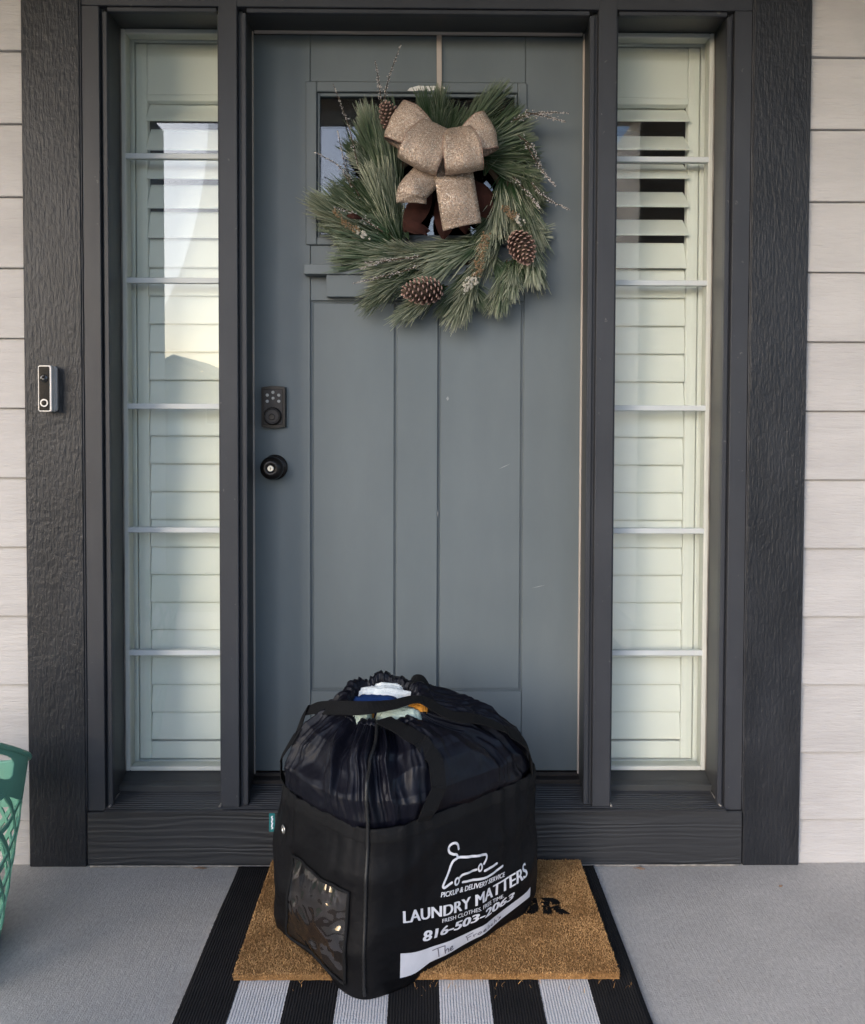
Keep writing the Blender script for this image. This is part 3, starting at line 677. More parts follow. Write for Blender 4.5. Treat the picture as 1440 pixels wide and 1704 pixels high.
# turn the top rim inwards so that the canvas has a lip
for i in range(NT):
    P = V[55*NT+i]; c = BO+Vector((0, 0, P.z)); V.append(P+(c-P).normalized()*.004+Vector((0, 0, .001)))
for i in range(NT):
    P = V[55*NT+i]; c = BO+Vector((0, 0, P.z)); V.append(P+(c-P).normalized()*.006+Vector((0, 0, -.03)))
F += [[55*NT+i, 55*NT+(i+1) % NT, k+1+(i+1) % NT, k+1+i] for i in range(NT)]+[[k+1+i, k+1+(i+1) % NT, k+1+NT+(i+1) % NT, k+1+NT+i] for i in range(NT)]
obj('body', (V, F), 'canvas', bag, True)
# hem band
def band(u, v):
    th = 2*pi*u; z = .312+.0285*v; P = bag_body(th, z); hp, hq, n = ring(z)
    o = Vector((P.x-BO.x, P.y-BO.y, 0)).normalized()
    return P+o*(.0018*(1 if 0.02 < v < .98 else .2)+.0006*MN.noise(Vector((th*60, v*3, 0))))
obj('hem_band', grid(NT, 10, band, True), 'webbing', bag, True)
# gathered nylon top
TOPC = Vector((-.072, -.275, 0))          # centre of the drawn opening
DT = [(0, .318, .945, 4.2, 0), (.06, .350, 1.025, 3.8, 0), (.2, .392, 1.03, 3.3, .08), (.4, .438, .925, 2.9, .22), (.6, .478, .790, 2.5, .46), (.78, .506, .610, 2.3, .74), (.9, .520, .475, 2.1, .93), (.965, .527, .405, 2, 1), (1.0, .528, .370, 2, 1), (1.05, .517, .345, 2, 1), (1.15, .470, .340, 2, 1)]
def dome(th, t, wr=True, off=0):
    for a, b_ in zip(DT, DT[1:]):
        if t <= b_[0]: break
    w = (t-a[0])/(b_[0]-a[0]); w = w if a[0] >= .9 else w
    z, s, n, sh = [a[i]+(b_[i]-a[i])*w for i in (1, 2, 3, 4)]
    hp, hq = .262*s, .193*s
    if t > .5: m = min(1, (t-.5)/.45); hp, hq = hp*(1-m)+m*(.5*(hp+hq)), hq*(1-m)+m*(.5*(hp+hq))
    p = hp*sgp(cos(th), 2/n); q = hq*sgp(sin(th), 2/n)
    P = bag_pq(p, q, z)+(Vector((TOPC.x-BO.x, TOPC.y-BO.y, 0)))*sh
    rd = av*cos(th)+bv*sin(th); P.z += .024*rd.y*max(0, min(1, (t-.55)/.4))
    out = (rd*.8+Vector((0, 0, .25+.75*t))).normalized()
    f = 0
    if wr:
        tt = min(t, 1)
        amp = .004+.016*sin(pi*min(1, tt*.92+.04))
        x = th*1.0
        # radiating gathers: cusped ridges that merge towards the band
        sw = .25*MN.noise(P*6+Vector((2, 9, 4)))          # the gathers wander as they fall
        g1 = 1-abs(MN.noise(Vector((cos(x+sw)*3.2, sin(x+sw)*3.2, tt*.5))))*2.8
        g2 = 1-abs(MN.noise(Vector((cos(x+sw)*8.0+9, sin(x+sw)*8.0, tt*.7))))*2.6
        g3 = 1-abs(MN.noise(Vector((cos(x-sw)*17+3, sin(x-sw)*17, tt*1.1))))*2.4
        f = amp*(.85*(g1-.5)+.42*(g2-.5))+(.0008+.0050*tt*tt)*(g3-.4)
        f += .0055*(1-abs(MN.noise(Vector((P.x*9, P.y*9, P.z*16))+Vector((4, 4, 4))))*2.8)*(1-tt*.7)+.0030*MN.noise(P*22)*(1-tt*.5)
        if t > .93: P.z += .010*MN.noise(Vector((cos(th)*3, sin(th)*3, 7)))+.004*MN.noise(Vector((cos(th)*11, sin(th)*11, 2)))
    return P+out*(f+off)
V, F = grid(620, 140, lambda u, v: dome(2*pi*u, 1.15*v), True)
obj('gathered_top', (V, F), 'nylon', bag, True)
# puckered drawstring channel at the mouth
V, F = grid(260, 7, lambda u, v: dome(2*pi*u, .955+.045*cos(pi*v), True, .0035*sin(pi*v)+.002*sin(2*pi*u*46)), True)
obj('drawstring_channel', (V, F), 'nylon', bag, True)
# corner cord / zip running from floor to mouth
thc = radians(219)
pts = [bag_body(thc, .012+.30*i/60) for i in range(60)]
o_ = lambda P: Vector((P.x-BO.x, P.y-BO.y, 0)).normalized()
pts = [P+o_(P)*.003 for P in pts]+[dome(thc+radians(5)*t, .07+.86*t, True, .007) for t in [i/40 for i in range(41)]]
obj('zip_cord', tube(pts, [.0034+.0008*(i % 2) for i in range(len(pts))], 8), 'zip_cord', bag, True)
# webbing straps
def strap(cs, ups, hw, th=.0018):
    ws = []
    for i in range(len(cs)):
        t = (cs[min(i+1, len(cs)-1)]-cs[max(i-1, 0)]).normalized(); n = ups[i]; ws.append(t.cross(n).normalized()*hw)
    return ribbon(cs, ws, th)
def dome_strap(path, n, off):
    cs, up_ = [], []
    for i in range(n):
        u = i/(n-1)*(len(path)-1); k = min(int(u), len(path)-2); f = u-k; f = f*f*(3-2*f)*.5+f*.5
        th = path[k][0]+(path[k+1][0]-path[k][0])*f; t = path[k][1]+(path[k+1][1]-path[k][1])*f
        P = dome(radians(th), t, False, off); e = .01
        a = dome(radians(th)+e, t, False)-dome(radians(th)-e, t, False); b_ = dome(radians(th), min(1, t+e), False)-dome(radians(th), max(0, t-e), False)
        cs.append(P); up_.append(a.cross(b_).normalized())
    return cs, up_
cs, ups = dome_strap([(256, .03), (261, .2), (261, .42), (254, .65), (243, .86), (232, .99)], 40, .0125)
obj('strap', strap(cs, ups, .0185), 'webbing', bag)
cs, ups = dome_strap([(312, .03), (309, .25), (303, .5), (292, .74), (282, .88)], 30, .0125)
fp = [Vector(p) for p in ((.010, -.318, .5385), (-.050, -.362, .5420), (-.110, -.372, .5380), (-.175, -.325, .5230), (-.228, -.245, .4960), (-.262, -.180, .4660))]
full = spline(cs[::6]+fp, 60); up2 = []
for P in full:
    up2.append((Vector((P.x-BO.x-.02, P.y-BO.y+.05, .16)) if P.z > .45 else Vector((P.x-BO.x, P.y-BO.y, .08))).normalized())
c2, u3 = dome_strap([(158, .52), (150, .36), (146, .2), (146, .03)], 24, .0125)
full = full+c2[3:]; up2 = up2+u3[3:]
obj('strap', strap(full, up2, .0175), 'webbing', bag)
# folded webbing tab standing at the back of the mouth
tb = spline([Vector(p) for p in ((-.020, -.205, .505), (-.012, -.200, .545), (.012, -.205, .549), (.030, -.212, .525))], 14)
obj('strap_loop', ribbon(tb, [Vector((.004, .018, .004))]*14, .0018), 'webbing', bag)
# printed artwork
for s, bold, shear, p0, p1, cb, ct in (('LAUNDRY MATTERS', 0.038, 0, -0.182, 0.1686, (0.6314, -0.0623, 0.1154), (0.722, -0.0399, 0.1399)), ('816-503-2063', 0.05, 0.12, -0.1336, 0.1275, (0.8333, -0.0287, 0.072), (0.7725, -0.0346, 0.0949)), ('FRESH CLOTHES. FREE TIME.', 0.014, 0, -0.0825, 0.0948, (0.734, -0.0636, 0.1012), (0.6105, -0.065, 0.11)), ('PICKUP & DELIVERY SERVICE', 0.034, 0.2, -0.087, 0.0983, (0.462, -0.1087, 0.1539), (0.3409, -0.1113, 0.1653))):
    v2, f2 = text2d(s, 0 if 'M' in s else min(bold, .012), shear); heavy = bold > .03
    lay = []
    for i, dp in enumerate((-.0012, -.0004, .0004, .0012) if heavy and len(s) < 20 else (0, .0005) if heavy else (0, .0003)):
        V = []
        for a, b_ in v2:
            p = p0+(p1-p0)*a+dp; zb = (cb[0]*p+cb[1])*p+cb[2]; zt = (ct[0]*p+ct[1])*p+ct[2]; V.append(on_front(p, zb+(zt-zb)*b_, .0013+.00012*i))
        lay.append((V, f2))
    obj('printed_lettering', join(*lay), 'print_white', bag)
def stroke(pts, w, n=None, m='print_white', name='printed_emblem', off=.0014, closed=False):
    P = spline([(a, b_, 0) for a, b_ in pts], n or max(8, len(pts)*5)); V, F = [], []
    for i, q in enumerate(P):
        t = P[min(i+1, len(P)-1)]-P[max(i-1, 0)]; t = t.normalized() if t.length else Vector((1, 0, 0)); s = Vector((-t.y, t.x, 0))*w*.5
        V += [q-s, q+s]
        if i: F.append([2*i-2, 2*i, 2*i+1, 2*i-1])
    k = len(V)
    for q in (P[0], P[-1]):
        b0 = len(V); V += [q+Vector((cos(a*pi/5), sin(a*pi/5), 0))*w*.5 for a in range(10)]; F.append(list(range(b0, b0+10)))
    return [on_front(p.x, p.y, off) for p in V], F
EM = [[(-.0349, .2504), (-.0372, .2600), (-.0440, .2665), (-.0530, .2665), (-.0605, .2600), (-.0590, .2500), (-.0500, .2440), (-.0419, .2412), (-.0390, .2338), (-.0500, .2310), (-.0576, .2223), (-.0640, .2120), (-.0797, .1905), (-.0790, .1850), (-.0740, .1845), (-.0580, .1890)],
      [(-.0386, .2338), (-.020, .2300), (.0311, .2185), (.0405, .2150), (.0415, .2080), (.0325, .1989)],
      [(-.0359, .1934), (-.025, .1965), (.0094, .1940)], [(.0326, .1840), (.0728, .1850)], [(-.0272, .1790), (.0309, .1690), (.0581, .1690), (.0916, .1730)]]
parts = [stroke(e, .0052, off=.0014+.00006*i) for i, e in enumerate(EM)]
for i, (cp, cz) in enumerate(((-.0444, .1873), (.0200, .1952))):
    parts.append(stroke([(cp+.0058*cos(2*pi*i_/12), cz+.0072*sin(2*pi*i_/12)) for i_ in range(13)], .0042, 36, off=.0018+.00006*i))
o = obj('printed_emblem', join(*parts), 'print_white', bag)
# white name strip with pen lettering
LB, LT = ((0.678, 0.0661, 0.0203), (1.006, -0.0002, 0.0508))
def strip(u, v):
    p = -.1900+.3760*u; zb = (LB[0]*p+LB[1])*p+LB[2]; zt = (LT[0]*p+LT[1])*p+LT[2]; return on_front(p, zb+(zt-zb)*v, .0016)
ns = obj('name_label', grid(30, 6, strip), 'label_white', bag, True)
INK = [[(0, .92), (.3, .98), (.62, 1.0)], [(.28, .97), (.32, .5), (.36, .02)], [(.66, 1.0), (.66, .5), (.70, .1)], [(.69, .38), (.80, .56), (.86, .40), (.88, .10)], [(.95, .30), (1.06, .42), (1.08, .58), (1.00, .58), (.95, .35), (1.02, .12), (1.15, .2)]]
INK2 = [[(0, .9), (.10, .95), (.22, 1.0)], [(.02, .92), (.05, .5), (.08, 0)], [(.05, .5), (.16, .55)], [(.24, .55), (.26, .12)], [(.25, .4), (.32, .56)], [(.42, .52), (.36, .35), (.41, .14), (.47, .35), (.42, .52)], [(.52, .32), (.60, .42), (.57, .55), (.52, .36), (.56, .12), (.62, .2)],
        [(.68, .95), (.69, .1)], [(.745, .5), (.75, .1)], [(.85, .48), (.80, .3), (.84, .10), (.88, .16)], [(.93, .95), (.935, .1)], [(.935, .36), (.99, .46), (1.01, .1)], [(1.06, .95), (1.05, .78)], [(1.16, .52), (1.10, .42), (1.17, .25), (1.09, .12)]]
pen = []
def lab(p, f): zb = (LB[0]*p+LB[1])*p+LB[2]; zt = (LT[0]*p+LT[1])*p+LT[2]; return p, zb+(zt-zb)*f
for i, l in enumerate(INK): pen.append(stroke([lab(-.1073+.050*a, .14+.66*b_) for a, b_ in l], .0022, off=.0026+.00004*i))
for i, l in enumerate(INK2): pen.append(stroke([lab(-.0150+.0930*a, .26+.52*b_) for a, b_ in l], .0019, off=.0026+.00004*i))
obj('handwriting', join(*pen[:len(INK)]), 'pen_ink', ns); obj('handwriting', join(*pen[len(INK):]), 'pen_ink', ns)
# clear pocket on the short side, with a stitched border
PQ0, PQ1, PZ0, PZ1 = -.138, .062, .030, .215
def pk(off, am):
    return lambda u, v: on_side(PQ0+(PQ1-PQ0)*u, PZ0+(PZ1-PZ0)*v, off+am*(.5+.5*MN.noise(Vector((u*4, v*5, 3)))+.35*(1-abs(MN.noise(Vector((u*6, v*6, 8))))*2))*min(1, 6*u*(1-u)*4*v*(1-v)+.1))
pc = obj('pocket_lining', grid(24, 24, pk(.0012, 0)), 'pocket_card', bag, True)
obj('pocket_window', grid(48, 48, pk(.0040, .010)), 'clear_vinyl', bag, True)
bp = [(PQ0, PZ0), (PQ1, PZ0), (PQ1, PZ1), (PQ0, PZ1), (PQ0, PZ0)]
bpts = [(a[0]+(c[0]-a[0])*i/14, a[1]+(c[1]-a[1])*i/14) for a, c in zip(bp, bp[1:]) for i in range(14)]+[bp[0]]
obj('pocket_border', tube([on_side(q, z, .004) for q, z in bpts], .0038, 6), 'webbing', bag, True)
# eyelet and side tag
ec = on_side(.108, .2530, .002); en = (ec-BO); en.z = 0; en = (en.normalized()*.5-av*.6).normalized()
obj('eyelet', lathe([(.0095, 0), (.0100, .0012), (.0085, .0024), (.0062, .0016), (.0060, 0)], ec, en, 28), 'nickel', bag, True)
tg = bag_body(radians(146), .245); tn = (Vector((tg.x-BO.x, tg.y-BO.y, 0))).normalized(); tx = Vector((-1, 0, 0))
def tagq(a, b_, d=0): return tg+tx*(.002+.013*a)+Vector((0, -d, .021*(1-2*b_)))
tgo = obj('side_tag', join(([tagq(0, 0), tagq(1, 0), tagq(1, 1), tagq(0, 1), tagq(0, 0, -.001), tagq(1, 0, -.001), tagq(1, 1, -.001), tagq(0, 1, -.001)], [[0, 3, 2, 1], [4, 5, 6, 7], [0, 1, 5, 4], [1, 2, 6, 5], [2, 3, 7, 6], [3, 0, 4, 7]])), 'teal_tag', bag)
tv_, tf_ = text2d('~~~', .02)
obj('tag_print', ([tagq(.25+.45*b_, .14+.72*a, .0006) for a, b_ in tv_], tf_), 'print_white', tgo)
# ---- washing that shows in the mouth
def lump(c, rx, ry, rz, seed, am, nu=60, nv=30):
    c = Vector(c)
    def fn(u, v):
        th, ph = 2*pi*u, pi*(v-.5)*.999
        d = Vector((cos(th)*cos(ph), sin(th)*cos(ph), sin(ph)))
        k_ = 1+am*MN.noise(d*1.8+Vector((seed, 0, 0)))+am*.7*(1-abs(MN.noise(d*3.4+Vector((0, seed, 0))))*2)
        d = Vector((sgp(d.x, .8), sgp(d.y, .8), sgp(d.z, .75)))
        return c+Vector((d.x*rx, d.y*ry, d.z*rz))*k_
    return grid(nu, nv, fn, True)
for nm, c, r, sd_, am, m, lab, cat in (
        ('towel', (-.070, -.210, .502), (.072, .024, .032), 1, .22, 'towel_white', 'crumpled white towel at the back of the bag opening', 'towel'),
        ('garment', (-.092, -.250, .490), (.062, .030, .032), 5, .16, 'cloth_navy', 'navy blue garment in front of the white towel in the bag', 'clothing'),
        ('towel', (-.036, -.322, .490), (.050, .026, .034), 9, .14, 'towel_mint', 'pale green towel at the front of the bag opening', 'towel'),
        ('towel', (-.122, -.325, .484), (.026, .022, .034), 14, .14, 'towel_mint', 'small folded pale green cloth beside the strap in the bag', 'towel'),
        ('garment', (.006, -.300, .500), (.022, .022, .032), 17, .12, 'cloth_orange', 'orange garment peeking out beside the larger pale green towel', 'clothing'),
        ('garment', (-.128, -.308, .494), (.034, .018, .030), 21, .12, 'cloth_orange', 'orange garment behind the small pale green cloth in the bag', 'clothing')):
    o = obj(nm, lump(c, *r, sd_, am), m, smooth=True, loc=c); tag(o, lab, cat, 'washing in the bag')

# ================================================================== WREATH
WC = Vector((.0617, .095, 1.7304))
wr = thing('wreath', 'frosted pine wreath with pine cones and glitter bow hanging on the door', 'wreath', WC)
def needle_sprig(frost, n, seed):
    r = random.Random(seed); V, F, T = [], [], []
    L0 = .092
    for i in range(n):
        s = L0*(i/n)**.9; a = r.uniform(0, 2*pi); op = radians(r.uniform(10, 34))*(1-.35*i/n); ln = r.uniform(.060, .084)*(1 if i < n*.9 else .8)
        side = Vector((0, cos(a), sin(a))); d = Vector((1, 0, 0))*cos(op)+side*sin(op); bend = side*r.uniform(-.012, .004)+Vector((0, 0, r.uniform(-.004, .004)))
        p0 = Vector((s, 0, 0))+side*.002; rad = r.uniform(.0010, .0015)
        e1 = d.orthogonal().normalized(); e2 = d.cross(e1); k = len(V); fr_ = frost*r.uniform(.5, 1.15)
        for j, (u, q) in enumerate(((0, .8), (.35, 1), (.75, .95), (1, .35))):
            c = p0+d*ln*u+bend*u*u
            for m in range(3): V.append(c+(e1*cos(2.0944*m)+e2*sin(2.0944*m))*rad*q); T.append(min(1, max(0, fr_*(u-.15)*1.15+r.uniform(-.04, .08))))
        for j in range(3):
            for m in range(3): F.append([k+j*3+m, k+j*3+(m+1) % 3, k+j*3+3+(m+1) % 3, k+j*3+3+m])
    me = bpy.data.meshes.new('pine_sprig'); me.from_pydata(V, [], F); at = me.attributes.new('tip', 'FLOAT', 'POINT'); at.data.foreach_set('value', T); me.materials.append(MATS['pine_needle']); return me
SPM = [needle_sprig(f, 135, 40+i) for i, f in enumerate((.30, .40, .55, .85, 1.0, 1.1))]
stem_me = bpy.data.meshes.new('stem'); sv, sf = tube([(0, 0, 0), (.05, 0, .001), (.10, 0, 0)], [.0022, .0018, .0008], 5); stem_me.from_pydata(sv, [], sf); stem_me.materials.append(MATS['stem'])
SPR = [(-12.8, 0.0, -20.6, 26.6), (-11.2, 0.8, -17.1, 24.7), (-13.6, 2.4, -22.8, 21.5), (-10.7, -10.4, -16.4, 11.6), (-12.8, -9.6, -19.9, 9.6), (-10.4, -12.0, -15.2, 7.2), (-13.6, -8.0, -35.1, 2.7), (-12.8, -9.6, -35.6, -1.6), (-11.2, -11.2, -33.5, -5.9), (-12.0, -7.2, -30.3, 5.6), (-7.2, -13.6, -27.9, -10.4), (-8.8, -14.4, -29.8, -14.4), (-2.4, -13.6, -21.5, -19.1), (-5.6, -16.7, -22.0, -28.2), (-0.8, -16.7, -20.7, -26.3), (-2.4, -23.1, -13.6, -32.7), (0.8, -21.5, -10.7, -31.9), (10.4, -18.3, 1.1, -34.3), (8.8, -19.1, 4.8, -33.5), (18.3, -15.2, 13.9, -30.8), (19.6, -15.2, 18.3, -27.1), (10.4, -11.2, -7.2, -22.3), (7.2, -10.4, -12.8, -16.7), (13.6, -8.8, -5.6, -16.7), (16.7, -7.2, 5.6, -23.1), (18.3, 5.6, 23.9, -16.7), (19.9, 7.2, 27.1, -13.6), (15.9, 7.2, 14.4, -11.2), (17.5, 5.6, 18.3, -10.4), (21.5, -2.4, 26.3, -21.5), (23.1, -7.2, 24.7, -23.9), (10.4, 12.8, 27.1, 11.6), (12.0, 10.4, 27.1, 5.6), (10.4, 13.6, 25.5, 17.5), (1.6, 14.4, 18.3, 30.3), (0.8, 15.2, 13.6, 29.8), (4.0, 13.6, 21.9, 25.0), (6.4, 12.8, 24.7, 21.5), (-2.1, 15.9, -5.6, 29.5), (-0.8, 15.9, 0.0, 29.5), (-7.2, 13.6, -15.2, 26.3), (18.3, 13.6, 26.3, -0.8), (16.7, 0.8, 10.4, -16.7), (-5.6, -12.0, -17.5, -15.2), (-15.2, 5.6, -26.3, 16.7)]
FROSTY = {3, 4, 5, 7, 10, 12, 22, 13, 14, 15, 16, 17, 18, 19, 20, 21, 23, 24, 26, 27, 28, 30, 42}
r = random.Random(3)
def sprig(b0, t0, dy0, dy1, frosty, sc=1):
    b_ = Vector((b0[0]/100, dy0, b0[1]/100)); t = Vector((t0[0]/100, dy1, t0[1]/100)); d = t-b_; L = d.length
    me = SPM[(3 if frosty else 0)+r.randrange(3)]
    o = bpy.data.objects.new('pine_sprig', me); COL.objects.link(o); o.parent = wr; o.location = b_
    q = d.to_track_quat('X', 'Z') @ Matrix.Rotation(r.uniform(0, 6.28), 4, 'X').to_quaternion(); o.rotation_mode = 'QUATERNION'; o.rotation_quaternion = q
    k = L/.155; w = .75+.25*k; o.scale = (k, w*sc, w*sc)
    s = bpy.data.objects.new('stem', stem_me); COL.objects.link(s); s.parent = o
for i, (bx, bz, tx_, tz) in enumerate(SPR):
    sprig((bx, bz), (tx_, tz), r.uniform(.005, .03), r.uniform(-.055, .0) if i in FROSTY else r.uniform(-.03, .02), i in FROSTY)
for i, (bx, bz, tx_, tz) in enumerate(SPR):      # second, looser layer
    j = lambda q: r.uniform(-q, q)
    sprig((bx+j(2.2), bz+j(2.2)), (tx_*.96+j(3.2), tz*.96+j(3.2)), r.uniform(.01, .035), r.uniform(-.03, .03), r.random() < .45)
for i in range(26):      # filling round the ring, deeper
    a = 2*pi*i/26+r.uniform(-.1, .1); rr = r.uniform(14, 18); cw = a+r.choice((-1, 1))*r.uniform(.5, 1.1); L = r.uniform(9, 13)
    b0 = (rr*cos(a)+1, rr*sin(a)*.95-1); t0 = (b0[0]+L*(cos(a)*.7+cos(cw)*.6), b0[1]+L*(sin(a)*.7+sin(cw)*.6))
    sprig(b0, t0, .035, r.uniform(.0, .045), r.random() < .3)
obj('ring_frame', tube([WC+Vector((.01+.165*cos(2*pi*i/48), .035, -.012+.160*sin(2*pi*i/48))) for i in range(49)], .010, 8), 'stem', wr, True)
# pine cones
def cone(c, ax, R0, L, name='pine_cone'):
    c = WC+Vector(c); ax = Vector(ax).normalized(); e1 = ax.orthogonal().normalized(); e2 = ax.cross(e1); V, F, T = [], [], []
    n = 105
    for i in range(n):
        u = (i+.5)/n; a = i*2.39996; h = L*(u-.5); rad = R0*sin(pi*(.12+.80*u))**.7*(1-.25*u)
        s = (e1*cos(a)+e2*sin(a)); tt = (-e1*sin(a)+e2*cos(a)); o_ = (s*.80+ax*(.35+.5*u)).normalized(); up_ = o_.cross(tt).normalized()
        w = .0062*(1-.35*u)*(R0/.036); base = c+ax*(h-.006)+s*rad*.35; tip = c+ax*h+s*rad; k = len(V)
        V += [base-tt*w*.5, base+tt*w*.5, tip-o_*.004-tt*w, tip-o_*.004+tt*w, tip-tt*w*.6+up_*.0012, tip+tt*w*.6+up_*.0012, tip+o_*.0015-up_*.0012, tip-o_*.004-up_*.0032]
        T += [0, 0, .25, .25, 1, 1, .9, .05]
        F += [[k, k+1, k+3, k+2], [k+2, k+3, k+5, k+4], [k+4, k+5, k+6], [k+2, k+4, k+6, k+7], [k+5, k+3, k+7, k+6], [k, k+2, k+7], [k+1, k+7, k+3]]
    o = obj(name, (V, F), 'cone_scale', wr, attr=('tip', T))
    prof = [(R0*.1, -L*.5)]+[(R0*.5*sin(pi*(.1+.85*i/8)), L*(i/8-.5)) for i in range(9)]+[(.001, L*.52)]
    core = lathe(prof, c, ax, 14); obj('cone_core', core, 'stem', o, True)
cone((-.053, -.062, -.243), (-1, -.35, -.10), .041, .104)
cone((.209, -.058, -.133), (.25, -.55, -.75), .040, .100)
cone((-.132, -.045, .205), (-.45, -.6, .65), .034, .085)
# berry sprays and glitter twigs
def beads(centres, rads, tips):
    V, F, T = [], [], []
    for c, q, t in zip(centres, rads, tips):
        k = len(V); V += [c+Vector(d)*q for d in ((1, 0, 0), (-1, 0, 0), (0, 1, 0), (0, -1, 0), (0, 0, 1), (0, 0, -1))]; T += [t]*6
        for a_, b_, e_ in ((0, 2, 4), (2, 1, 4), (1, 3, 4), (3, 0, 4), (2, 0, 5), (1, 2, 5), (3, 1, 5), (0, 3, 5)): F.append([k+a_, k+b_, k+e_])
    return (V, F), T
TWG = [(-15.5, 21.5, -14.2, 29.5, -10.7, 39.9), (-15.2, 20.7, -16.1, 27.9, -17.2, 34.3), (-21.5, 7.2, -23.9, 17.5, -28.2, 29.2), (-23.1, 2.4, -26.6, 8.0, -33.0, 11.6), (-21.5, 0.8, -24.7, 7.2, -27.1, 17.5), (18.3, 19.9, 24.7, 21.9, 33.0, 22.2), (21.5, 21.5, 27.1, 20.7, 31.9, 19.3), (21.5, 13.6, 25.5, 7.2, 29.2, 2.7), (23.1, 4.0, 27.1, 0.0, 33.3, -2.7), (-5.6, -15.2, -15.2, -16.7, -21.1, -18.7), (-5.6, -17.5, -13.6, -19.9, -23.1, -21.9), (-7.2, -15.2, -13.6, -15.9, -19.9, -16.7), (19.9, 16.7, 23.9, 12.8, 26.3, 7.2), (-15.2, -8.8, -23.1, -4.0, -27.9, -2.7), (18.3, 5.6, 23.1, 0.8, 25.5, -2.4)]
for a in TWG:
    y0 = r.uniform(-.06, -.03); P = spline([WC+Vector((a[2*i]/100, y0+r.uniform(-.008, .012), a[2*i+1]/100)) for i in range(3)], 16)
    t_ = obj('glitter_twig', tube(P, [.0016-.0008*i/15 for i in range(16)], 5), 'stem', wr)
    cs_, rs_ = [], []
    for i in range(70):
        u = r.random()**.8; p = P[int(u*15)].lerp(P[min(15, int(u*15)+1)], r.random()); cs_.append(p+Vector((r.gauss(0, 1), r.gauss(0, 1), r.gauss(0, 1)))*.0042*(1.2-u)); rs_.append(r.uniform(.0010, .0026))
    b_, T = beads(cs_, rs_, [0]*70); obj('glitter_bead', b_, 'twig_bead', t_)['kind'] = 'stuff'
for path, wd, nb in (([(11.5, -9.5), (10.0, -15), (9.0, -20), (5.8, -24)], .015, 230), ([(-27.5, -4), (-24, -7.5), (-19, -10.5)], .010, 90), ([(16.0, -3.0), (18.0, -4.5), (20.5, -6.5)], .012, 100)):
    P = spline([WC+Vector((x/100, -.060, z/100)) for x, z in path], 30); cs_, rs_, ts_ = [], [], []
    for i in range(nb):
        u = r.random(); w = wd*(1 if u < .75 else 1.1); d = Vector((r.gauss(0, 1), r.gauss(0, 1), r.gauss(0, 1))).normalized()
        cs_.append(P[int(u*29)]+d*w*r.uniform(.5, 1)); rs_.append(r.uniform(.0020, .0034)*(1.25 if u > .75 else 1)); ts_.append((.95 if u > .74 else .1)+r.uniform(-.1, .15))
    b_, T = beads(cs_, rs_, ts_); o = obj('berry_spray', b_, 'bead', wr, attr=('tip', T)); o['kind'] = 'stuff'
# brown leaves behind the bow
def leaf(c, d, L, W, tilt, m='brown_leaf'):
    c = WC+Vector(c); d = Vector(d).normalized(); s = d.cross(Vector((0, -1, 0))).normalized(); n = s.cross(d)
    def fn(u, v): w = W*sin(pi*min(.98, .04+.94*u))**.8*(v-.5); return c+d*L*u+s*w+n*(.012*sin(pi*u)*tilt-.25*abs(v-.5)*W*.6)
    V, F = grid(12, 7, fn); k = len(V); V2 = [Vector(p)+n*.0007 for p in V]; return obj('leaf', (V+V2, F+[[i+k for i in f][::-1] for f in F]), m, wr, True)
leaf((-.03, -.012, .03), (-.55, 0, -.9), .13, .060, 1); leaf((.02, -.012, .05), (-.1, 0, -1), .15, .065, -1); leaf((.06, -.008, .06), (.55, 0, -.8), .13, .065, 1)
leaf((.05, -.006, .03), (.8, 0, -.15), .09, .055, 1); leaf((.03, -.016, .05), (.25, 0, -1), .14, .055, 1); leaf((-.10, -.040, -.055), (.7, 0, -.45), .075, .022, 1); leaf((-.245, -.055, -.05), (.9, 0, -.2), .04, .014, 1); leaf((-.10, -.035, -.075), (.95, 0, -.12), .07, .030, 1)
# glitter bow: four loops, knot, two tails
KN = Vector((.010, -.092, .140))
def loop(E, hw, h, pinch=.028, yend=-.02, twist=0, knot=KN, name='ribbon_loop'):
    K = WC+knot; E = WC+Vector((E[0]/100, knot.y+yend, E[1]/100)); d = E-K; L = d.length; d.normalize(); w = Vector((0, 1, 0)).cross(d).normalized(); dep = d.cross(w).normalized()
    if dep.y > 0: dep = -dep
    def fn(u, v):
        ps = 2*pi*u; rr = ((1-cos(ps))*.5)**.72; side = -h*sin(ps)*(1 if ps > pi else .55)
        ww = pinch+(hw-pinch)*min(1, rr*1.7)**.8; q = (v-.5)*2
        cr = .006*MN.noise(Vector((u*4+E.x*50, q*1.3, 1)))+.0035*cos(q*3)*rr
        c = K+d*L*rr+dep*(-side*(-1)*(-1))
        return c+w*ww*q+(w*twist*rr*.02)+dep*cr+d*(.004*MN.noise(Vector((q*2, E.z*30, u*3)))-.006*q*q)*rr
    V, F = grid(49, 13, fn); o = obj(name, (V, F), 'glitter_ribbon', wr, True)
    for k_ in (0, 12): obj('edge_wire', tube([V[k_*49+i] for i in range(49)], .0011, 5), 'ribbon_back', o, True)
    o.data.materials.append(MATS['ribbon_back']); sm = o.modifiers.new('thickness', 'SOLIDIFY'); sm.thickness = .0006; sm.offset = -1; return o
loop((-12.9, 19.6), .052, .034, .030, yend=.012, knot=Vector((-.034, -.078, .146)))
loop((13.2, 16.9), .048, .034, .028, yend=.012, knot=Vector((.058, -.078, .140)))
loop((-6.6, 6.2), .053, .050, .030, yend=-.030, knot=Vector((-.016, -.084, .176)))
loop((5.6, 5.0), .048, .050, .030, yend=-.036, knot=Vector((.038, -.086, .166)))
